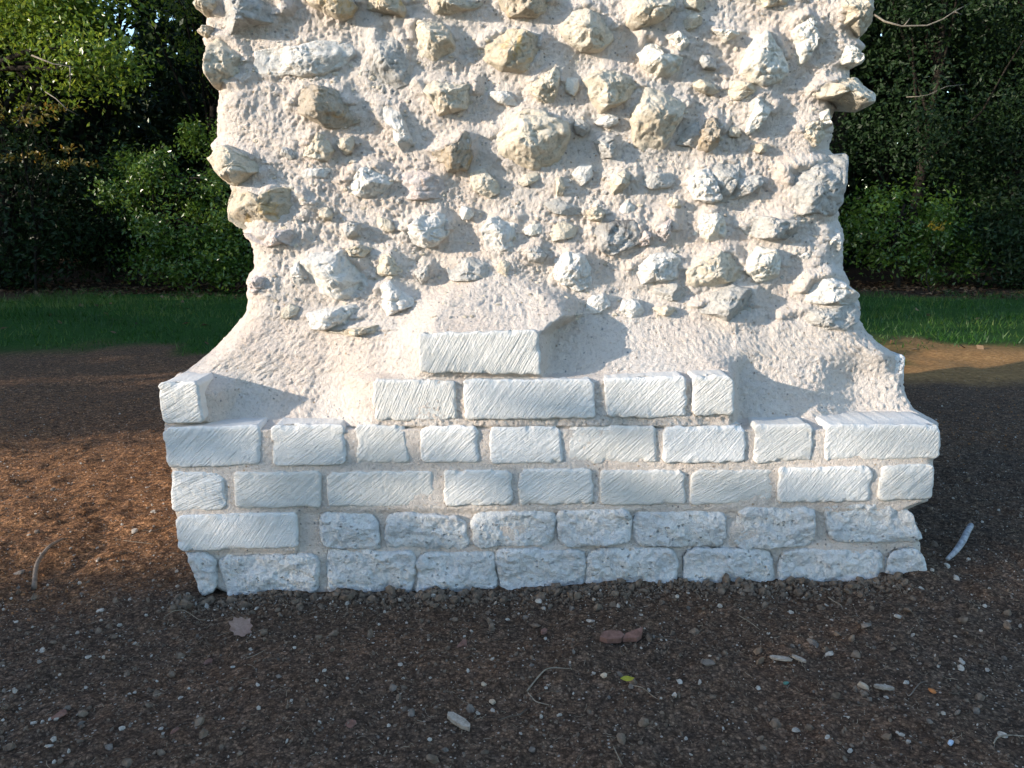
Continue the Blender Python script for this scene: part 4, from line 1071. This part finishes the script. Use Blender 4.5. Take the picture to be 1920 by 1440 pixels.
x, y = view_xy(20000)
redm = sstep(1.9, 2.8, y + 0.9 * np.clip(-x - 1.0, -1.2, 0.8)) > rng.uniform(0, 1, len(x))
sz = 0.0020 + 0.0016 * rng.pareto(2.5, len(x)); sz = np.minimum(sz, 0.013)
bits("soil_clods", x[~redm], y[~redm], sz[~redm], M_CLOD, "dark crumbs and clods of turned soil in front of the pillar", "soil")
bits("soil_clods", x[redm], y[redm], np.minimum(sz[redm], 0.0055), M_CLODRED, "reddish brown crumbs of soil beside the pillar", "soil")
# heap of clods along the wall foot
n = 260
x = rng.uniform(-0.9, 1.02, n); y = 2.085 - np.abs(rng.normal(0, 0.05, n)) - 0.012
bits("gravel", x, y, np.minimum(0.0018 + 0.0016 * rng.pareto(2.4, n), 0.008), M_PEB, "pale crumbs of stone and mortar along the foot of the pillar", "gravel")
n = 2200
x = rng.uniform(-0.95, 1.1, n); y = 2.10 - np.abs(rng.normal(0, 0.05, n)) - 0.008
bits("soil_clods", x, y, np.minimum(0.003 + 0.003 * rng.pareto(2.4, n), 0.016), M_CLOD, "dark clods heaped along the foot of the pillar", "soil")
x, y = view_xy(6000)
bits("gravel", x, y, np.minimum(0.0011 + 0.0011 * rng.pareto(2.2, len(x)), 0.006), M_PEB, "tiny white chips of limestone strewn over the soil", "gravel")
x, y = view_xy(900)
bits("gravel", x, y, np.minimum(0.003 + 0.0022 * rng.pareto(2.4, len(x)), 0.012), M_PEBGREY, "small grey brown stones mixed into the soil", "gravel")

def strands(name, n, mat, label, lmin, lmax, w):
    x, y = view_xy(n); n = len(x)
    yaw = rng.uniform(0, np.pi, n); L = rng.uniform(lmin, lmax, n) * rng.uniform(0.3, 1, n); bend = rng.normal(0, 0.25, n) * L
    ts = np.linspace(-0.5, 0.5, 4)
    P = []
    for t in ts:
        cx = x + np.cos(yaw) * L * t - np.sin(yaw) * bend * (t * t * 2); cy = y + np.sin(yaw) * L * t + np.cos(yaw) * bend * (t * t * 2)
        P.append(np.stack([cx, cy, ground_z(cx, cy, True) + 0.004 + rng.uniform(0, 0.006, n)], 1))
    ww = w * rng.uniform(0.5, 1.3, n)
    V = []
    for p in P:
        V += [p + np.stack([-np.sin(yaw) * ww, np.cos(yaw) * ww, 0 * ww], 1), p + np.stack([np.sin(yaw) * ww, -np.cos(yaw) * ww, 0 * ww], 1), p + np.stack([0 * ww, 0 * ww, ww * 1.2], 1)]
    V = np.stack(V, 1)
    fs = []
    for k in range(3):
        a, b = 3 * k, 3 * k + 3
        for i, j in ((0, 2), (2, 1), (1, 0)): fs.append([a + i, a + j, b + j, b + i])
    Fq = (np.arange(n)[:, None, None] * 12 + np.array(fs)[None]).reshape(-1, 4)
    return tag(link(name, np_mesh(name, V.reshape(-1, 3), [Fq], mat, True)), label, "straw", kind="stuff")
strands("straw", 5200, M_STRAW, "bits of dry straw and rootlets strewn over the soil", 0.006, 0.032, 0.00045)
M_ROOTLET = mat_simple("dark_rootlet", (0.06, 0.048, 0.036), (0.13, 0.105, 0.08), 40, 0.9, 0.2, 0.1)
strands("rootlets", 600, M_ROOTLET, "thin brown rootlets lying in the soil", 0.02, 0.10, 0.0008)

# ------------------------------------------------------------------ single pebbles, chips, leaves and sticks
def pebble_mesh(r, seed, flat=0.65, angular=0.25):
    rg = np.random.default_rng(seed)
    import bmesh
    bm = bmesh.new(); bmesh.ops.create_icosphere(bm, subdivisions=2, radius=1.0)
    co = np.array([v.co[:] for v in bm.verts]); fc = np.array([[v.index for v in f.verts] for f in bm.faces]); bm.free()
    for _ in range(11):
        nn = rg.normal(size=3); nn /= np.linalg.norm(nn); d = rg.uniform(0.45, 0.85)
        over = np.maximum(co @ nn - d, 0); co = co - over[:, None] * nn * 0.97
    co *= (1 + 0.22 * vnoise(co[:, 0] * 2 + seed, co[:, 1] * 2, co[:, 2] * 2, seed))[:, None]
    co *= np.array([rg.uniform(1.0, 1.3), rg.uniform(0.75, 1.0), flat]) * r
    return co, fc

PEB = [(751,1131,11),(592,1161,5),(663,1159,6),(711,1174,6),(762,1167,7),(553,1194,6),(478,1201,5),(470,1221,7),(437,1254,7),(751,1244,9),(755,1273,7),(729,1361,8),
 (1010,1132,12),(952,1160,8),(870,1197,6),(895,1305,6),(924,1329,10),(1114,1265,8),(976,1379,7),(1034,1397,6),(1202,1158,8),(1350,1141,11),(1264,1313,13),(1422,1289,9),(1493,1370,11),(1482,1147,10),
 (1684,1160,11),(1777,1061,10),(1747,1075,8),(1793,1082,11),(1727,1102,8),(1679,1100,8),(1637,1092,7),(1551,1079,7),(1815,1051,10),(1846,1137,8),(1712,1192,6),(1839,1187,6),(1890,1163,8),
 (1553,1229,13),(1698,1283,10),(1661,1307,7),(1692,1377,9),(1683,1375,6),(1703,1388,9),(1550,1388,9),(1877,1381,12),(1851,1254,8),(1800,1256,10),(1804,1240,10),
 (79,1220,10),(165,1235,9),(160,1286,7),(244,1306,6),(253,1301,6),(338,1309,8),(355,1296,5),(62,1359,8),(80,1357,8),(96,1352,8),(229,1370,11),(302,1371,8),(306,1378,8),(103,1396,9),(93,1407,9),(30,1169,6),
 (288,963,8),(187,1146,10),(150,1097,8),(182,1054,6),(331,1071,8),(700,1205,5),(610,1290,5),(1240,1200,5),(1330,1240,6),(1560,1160,6),(1440,1190,6),(1590,1350,7),(1790,1200,6),(1390,1100,6),(1290,1115,6)]
def place_pebble(u, v, r, mat, label, cat, group=None, flat=0.65, name="pebble", seed=0):
    x, y = on_ground(u, v)
    dist = math.sqrt(x * x + y * y + CAM_H ** 2)
    R = r * dist / F_PX * 0.58
    co, fc = pebble_mesh(R, seed, flat)
    z = float(ground_z(np.array([x]), np.array([y]), True)[0]) + R * flat * 0.35
    o = link(name, np_mesh(name, co, [fc], mat, False))
    o.location = (x, y, z); o.rotation_euler = (random.uniform(-.3, .3), random.uniform(-.3, .3), random.uniform(0, 6.28))
    return tag(o, label, cat, group)
random.seed(4)
for k, (u, v, r) in enumerate(PEB):
    place_pebble(u, v, r, M_PEB, "small white limestone pebble lying on the dark soil", "pebble", "white pebbles strewn over the soil", seed=200 + k)
M_CREAMPEB = mat_simple("cream_pebble", (0.38, 0.28, 0.19), (0.50, 0.39, 0.28), 60, 0.9, 0.4, 0.15)
M_ORANGE = mat_simple("orange_chip", (0.36, 0.13, 0.04), (0.46, 0.19, 0.07), 60, 0.9, 0.3, 0.15)
M_BLUE = mat_simple("pale_blue_stone", (0.40, 0.47, 0.55), (0.52, 0.58, 0.64), 60, 0.85, 0.3, 0.15)
M_TEAL = mat_simple("green_glass_chip", (0.05, 0.14, 0.10), (0.08, 0.20, 0.15), 60, 0.5, 0.2, 0.4)
SINGLE = [
 (252,998,11,M_PEB,"bright white pebble on the reddish soil beside the pillar's left foot",0.7), (924,1314,15,M_CREAMPEB,"cream orange pebble touching a white pebble in the foreground soil",0.7),
 (866,1214,21,M_PEBRED,"reddish brown flat stone in front of the pillar's middle",0.5), (907,1282,11,M_CREAMPEB,"cream pebble above the root crown in the foreground",0.7),
 (1132,1276,13,M_CREAMPEB,"cream pebble left of the yellow leaf",0.6), (771,1341,17,M_PEBGREY,"grey rounded stone in the foreground left of the wood chip",0.7),
 (390,1240,16,M_PEBRED,"brown stone lying below the pale pink fallen leaf",0.6), (112,1349,18,M_PEBRED,"reddish stone in a row of white pebbles at the bottom left",0.6),
 (329,1379,14,M_PEBRED,"dull red stone chip near two white pebbles at the lower left",0.5), (37,1077,17,M_PEBGREY,"flat grey stone left of the curved stick",0.4),
 (1618,1288,16,M_CREAMPEB,"squarish tan stone in the lower right soil",0.7), (1747,1301,12,M_ORANGE,"orange brick chip in the lower right soil",0.6),
 (1782,1393,12,M_BLUE,"pale blue pebble in the lower right corner",0.8), (1475,1282,9,M_TEAL,"small green chip in the soil right of the broken lumps",0.5),
 (835,1412,13,M_PEBGREY,"grey stone at the bottom edge below the wood chip",0.6), (985,1160,13,M_PEBGREY,"dark grey stone below the pillar's middle",0.5),
 (1325,1252,22,M_PEBGREY,"flat brownish stone beside a twig in the foreground right of the leaf",0.35), (1525,1210,22,M_PEBGREY,"wide flat grey clod above a big white pebble",0.4),
 (1622,1180,22,M_PEBGREY,"wide grey clod of soil in front of the pillar's right end",0.45), (152,1356,12,M_PEBGREY,"grey stone beside the reddish stone at the bottom left",0.6),
 (660,1360,20,M_PEBRED,"long brown stone in the foreground left of the white pebbles",0.45), (206,1402,13,M_PEBGREY,"grey stone at the lower left edge of the soil",0.6),
 (1274,1281,15,M_PEB,"squarish white limestone chip in the middle foreground",0.5), (1106,1167,12,M_PEB,"round white pebble with a dark pit above the red tile pieces",0.5),
 (523,1273,9,M_PEBGREY,"small grey stone left of the foreground rootlets",0.7), (1629,1315,12,M_PEBGREY,"grey stone just below the squarish tan stone",0.7)]
for k, (u, v, r, m, lab, fl) in enumerate(SINGLE):
    place_pebble(u, v, r, m, lab, "stone", None, fl, "stone", 400 + k)

def flat_piece(name, outline, u, v, scale, mat, label, cat, thick=0.004, rot=0.0, tilt=(0, 0), curl=0.0, parts=None):
    """a thin piece with an outline of its own, lying on the soil"""
    x, y = on_ground(u, v)
    P = np.array(outline, float) * scale
    n = len(P); c = P.mean(0)
    rings = [0.0, 0.5, 1.0]
    V = [np.array([[c[0], c[1], thick]])]
    for r in rings[1:]:
        q = c + (P - c) * r
        V.append(np.column_stack([q, np.full(n, thick) + curl * ((q - c) ** 2).sum(1) / scale]))
    q = P; V.append(np.column_stack([q, curl * ((q - c) ** 2).sum(1) / scale]))
    V.append(np.array([[c[0], c[1], 0.0]]))
    V = np.vstack(V); k = np.arange(n); k2 = (k + 1) % n
    f = [np.stack([np.zeros(n, int), 1 + k, 1 + k2], 1), np.stack([np.full(n, len(V) - 1), 1 + 2 * n + k2, 1 + 2 * n + k], 1)]
    g = [np.stack([1 + k, 1 + n + k, 1 + n + k2, 1 + k2], 1), np.stack([1 + n + k, 1 + 2 * n + k, 1 + 2 * n + k2, 1 + n + k2], 1)]
    o = link(name, np_mesh(name, V, [np.vstack(g), np.vstack(f)], mat, False))
    o.location = (x, y, float(ground_z(np.array([x]), np.array([y]), True)[0]) + (0.016 if name == "fallen_leaf" else 0.006))
    o.rotation_euler = (tilt[0], tilt[1], rot)
    return tag(o, label, cat)

MAPLE = [(-0.05,-0.5),(0.08,-0.5),(0.16,-0.38),(0.4,-0.36),(0.36,-0.16),(0.5,-0.02),(0.42,0.16),(0.47,0.36),(0.25,0.38),(0.12,0.5),(-0.02,0.46),(-0.18,0.54),(-0.25,0.38),(-0.45,0.34),(-0.36,0.12),(-0.46,-0.08),(-0.3,-0.2),(-0.34,-0.4),(-0.14,-0.38)]
M_PINKLEAF = mat_simple("dry_pink_leaf", (0.20, 0.125, 0.095), (0.32, 0.215, 0.17), 50, 0.8, 0.3, 0.2)
M_YLEAF = mat_simple("fresh_yellow_leaf", (0.22, 0.20, 0.02), (0.36, 0.32, 0.03), 50, 0.6, 0.2, 0.3)
lf = flat_piece("fallen_leaf", MAPLE, 451, 1190, 0.062, M_PINKLEAF, "pale pinkish dry lobed leaf lying on the dark soil", "leaf", 0.0012, 0.55, (0.45, 0.15), 0.4)
sv, sq, st_ = tube([(0, -0.03, 0.001), (-0.01, -0.05, 0.004), (-0.03, -0.064, 0.002)], [0.0011, 0.0009, 0.0008], 5)
stem = link("leaf_stalk", np_mesh("leaf_stalk", sv, [sq, st_], M_STRAW), lf); stem.location = (0, 0, 0)
flat_piece("fallen_leaf", [(-0.5, 0), (-0.2, 0.2), (0.1, 0.24), (0.35, 0.12), (0.55, 0.02), (0.3, -0.16), (0, -0.22), (-0.3, -0.14)], 1175, 1286, 0.032, M_YLEAF, "small yellow green leaf on the foreground soil", "leaf", 0.001, 0.2, (0.3, 0.1), 0.2)
TILE = [(-0.5, -0.12), (-0.3, 0.2), (0.05, 0.3), (0.42, 0.22), (0.5, -0.05), (0.3, -0.26), (-0.25, -0.28)]
flat_piece("tile_fragment", TILE, 1146, 1202, 0.062, M_PEBRED, "left one of two red brown tile fragments in the foreground", "tile fragment", 0.014, 0.1, (0.12, 0.05))
flat_piece("tile_fragment", [(-0.5, -0.15), (-0.3, 0.15), (0.2, 0.32), (0.55, 0.42), (0.35, -0.1), (0.1, -0.25)], 1187, 1200, 0.056, M_PEBRED, "pointed right one of two red brown tile fragments in the foreground", "tile fragment", 0.012, 0.1, (0.15, -0.1))
flat_piece("tile_fragment", TILE, 1019, 1187, 0.022, M_PEBRED, "small red tile fragment left of the larger pair", "tile fragment", 0.008, 0.8, (0.1, 0.1))
M_WOOD = mat_simple("split_wood", (0.22, 0.18, 0.14), (0.38, 0.33, 0.27), 120, 0.85, 0.6, 0.15)
CHIP = [(-0.5, 0.12), (-0.35, 0.2), (0.1, 0.16), (0.42, 0.05), (0.5, -0.12), (0.2, -0.16), (-0.2, -0.1), (-0.45, 0.0)]
flat_piece("wood_chip", CHIP, 860, 1362, 0.062, M_WOOD, "frayed pale wood chip in the foreground", "wood chip", 0.010, -0.5, (0.1, 0.1))
flat_piece("wood_chip", CHIP, 1463, 1245, 0.048, M_WOOD, "left one of two pale wood splinters in the right foreground", "wood chip", 0.005, -0.1)
flat_piece("wood_chip", CHIP, 1497, 1248, 0.036, M_WOOD, "right one of two pale wood splinters in the right foreground", "wood chip", 0.005, -0.7)
flat_piece("wood_chip", CHIP, 1657, 1295, 0.04, M_WOOD, "ridged grey wood chip beside the squarish tan stone", "wood chip", 0.006, -0.1)

def stick(name, pts, radii, mat, label, cat, lift=None, nseg=8):
    if name == "twig": radii = [r * 0.62 for r in radii]
    W = []
    for i, (u, v) in enumerate(pts):
        x, y = on_ground(u, v)
        zz = float(ground_z(np.array([x]), np.array([y]), True)[0]) + radii[i] * 0.7 + (lift[i] if lift else 0)
        W.append((x, y, zz))
    W = np.array(W); o3 = W[0]
    tt = np.linspace(0, len(W) - 1, (len(W) - 1) * 4 + 1)
    P = np.stack([np.interp(tt, np.arange(len(W)), W[:, k]) for k in range(3)], 1)
    ker = np.array([0.25, 0.5, 0.25])
    for _ in range(2):
        Q = P.copy()
        for k in range(3): Q[1:-1, k] = np.convolve(P[:, k], ker, "valid")
        P = Q
    R = np.interp(tt, np.arange(len(W)), radii) * (1 + 0.06 * vnoise(tt * 1.3, 0.3, len(pts) * 1.7, 121))
    v, q, t = tube(P - o3, R, nseg)
    o = link(name, np_mesh(name, v, [q, t], mat)); o.location = o3
    return tag(o, label, cat)
M_STICK = mat_simple("weathered_stick", (0.11, 0.085, 0.065), (0.20, 0.16, 0.125), 60, 0.9, 0.5, 0.15)
M_PALESTICK = mat_simple("barkless_stick", (0.20, 0.205, 0.21), (0.42, 0.425, 0.44), 60, 0.85, 0.3, 0.15)
stick("root_stick", [(64,1103),(68,1075),(75,1060),(95,1040),(118,1022),(128,1014)], [0.0075, 0.0075, 0.0065, 0.0055, 0.004, 0.002], M_STICK, "bent brown root stick standing out of the reddish soil left of the pillar", "stick", [0, 0.012, 0.016, 0.016, 0.012, 0])
stick("root_stick", [(1776,1049),(1790,1043),(1803,1030),(1812,1015),(1818,1006)], [0.006, 0.0085, 0.0095, 0.0095, 0.0085], M_PALESTICK, "thick pale bluish root stub at the pillar's right foot", "stick", [0, 0.008, 0.02, 0.03, 0.036])
stick("twig", [(988,1298),(1005,1280),(1022,1266),(1038,1258),(1072,1260)], [0.003, 0.0026, 0.0026, 0.0022, 0.0006], M_STRAW, "pale forked rootlet in the middle foreground, its upper arm", "twig", [0.004] * 5)
stick("twig", [(990,1300),(1002,1315),(1008,1322),(1030,1328)], [0.0024, 0.002, 0.0018, 0.001], M_STRAW, "short pale rootlet below the forked rootlet's upper arm", "twig", [0.004] * 4)
stick("twig", [(988,1330),(975,1342),(955,1348),(935,1355)], [0.002, 0.002, 0.002, 0.0015], M_ROOTLET, "brown rootlet curving left below the forked rootlet", "twig", [0.004] * 4)
stick("twig", [(1210,1190),(1245,1198),(1285,1208)], [0.003, 0.0035, 0.002], M_ROOTLET, "dark straight twig right of the red tile fragments", "twig", [0.003] * 3)
stick("twig", [(1385,1160),(1405,1172),(1425,1186)], [0.0016, 0.0018, 0.001], M_STRAW, "thin pale straw in front of the pillar's right half", "twig", [0.006] * 3)
stick("twig", [(1552,1119),(1565,1128),(1576,1135),(1580,1146)], [0.0017, 0.0017, 0.0015, 0.001], M_STRAW, "kinked pale straw below the pillar's right end", "twig", [0.006] * 4)
stick("twig", [(307,1164),(325,1158),(345,1154),(362,1156),(375,1164)], [0.001, 0.0014, 0.0014, 0.0012, 0.0008], M_STRAW, "long curved straw below the pillar's left foot", "twig", [0.004, 0.01, 0.014, 0.01, 0.004])
stick("twig", [(463,1244),(480,1234),(500,1224)], [0.0012, 0.0012, 0.0008], M_STRAW, "straight pale straw below the pinkish leaf", "twig", [0.006] * 3)
stick("twig", [(410,1200),(425,1193),(440,1186)], [0.0012, 0.0012, 0.0008], M_STRAW, "short straw touching the pinkish leaf", "twig", [0.006] * 3)
stick("twig", [(1185,1292),(1205,1298),(1220,1310),(1232,1320)], [0.001, 0.0013, 0.0013, 0.001], M_STRAW, "pale bent straw just right of the yellow leaf", "twig", [0.005] * 4)
stick("twig", [(1150,1410),(1158,1428),(1166,1442)], [0.0016, 0.0018, 0.002], M_STRAW, "pale stalk at the bottom edge of the soil", "twig", [0.006] * 3)
stick("twig", [(1862,1402),(1868,1388),(1885,1384),(1919,1386)], [0.0022, 0.0026, 0.0024, 0.0015], M_STRAW, "pale hooked twig in the lower right corner", "twig", [0.004] * 4)
stick("twig", [(1698,1300),(1704,1312),(1722,1288),(1735,1282)], [0.002, 0.0022, 0.002, 0.001], M_STICK, "forked brown twig beside the orange chip", "twig", [0.004] * 4)
stick("twig", [(270,1005),(290,995),(310,988),(325,984)], [0.0018, 0.0018, 0.0016, 0.001], M_STICK, "thin twig on reddish soil reaching the pillar's left foot", "twig", [0.004] * 4)
stick("twig", [(232,1015),(262,1019),(290,1022)], [0.001, 0.0013, 0.0008], M_STRAW, "thin pale straw below the bright white pebble", "twig", [0.004] * 3)

# bare twigs at the wood edge
def branch(root, pts, Yd, r, mat):
    W = np.array([np.array([float(q) for q in at(u, v, np.array(Yd + dy))]) for u, v, dy in pts]); o3 = W[0]
    v, q, t = tube(W - o3, np.linspace(r, r * 0.4, len(W)), 6)
    o = link("branch", np_mesh("branch", v, [q, t], mat), root, tuple(o3))
    return o
M_PALEBR = mat_simple("pale_branch", (0.13, 0.11, 0.085), (0.24, 0.21, 0.17), 30, 0.85, 0.4, 0.15)

branch(T_LEFT, [(60, 104, 0.3), (80, 112, 0), (100, 120, 0), (130, 124, 0), (146, 126, 0.4)], 10.5, 0.013, M_PALEBR)
branch(T_LEFT, [(131, 124, 0), (132, 145, 0), (131, 172, 0.1)], 10.5, 0.009, M_PALEBR)
branch(T_LEFT, [(85, 172, 0.3), (105, 185, 0), (125, 204, 0), (150, 218, 0.3)], 10.4, 0.008, M_PALEBR)
branch(T_RIGHT, [(1640, 28, 0.3), (1658, 40, 0), (1690, 49, 0), (1738, 48, 0), (1768, 36, 0), (1792, 20, 0), (1815, 8, 0.3)], 10.7, 0.014, M_PALEBR)
branch(T_RIGHT, [(1694, 50, 0), (1702, 40, 0), (1706, 34, 0.1)], 10.7, 0.010, M_PALEBR)
branch(T_RIGHT, [(1790, 22, 0), (1802, 27, 0.05)], 10.7, 0.010, M_PALEBR)
branch(T_RIGHT, [(1700, 182, 0.2), (1722, 181, 0), (1740, 178, 0), (1775, 162, 0), (1810, 158, 0.3)], 10.9, 0.008, M_PALEBR)
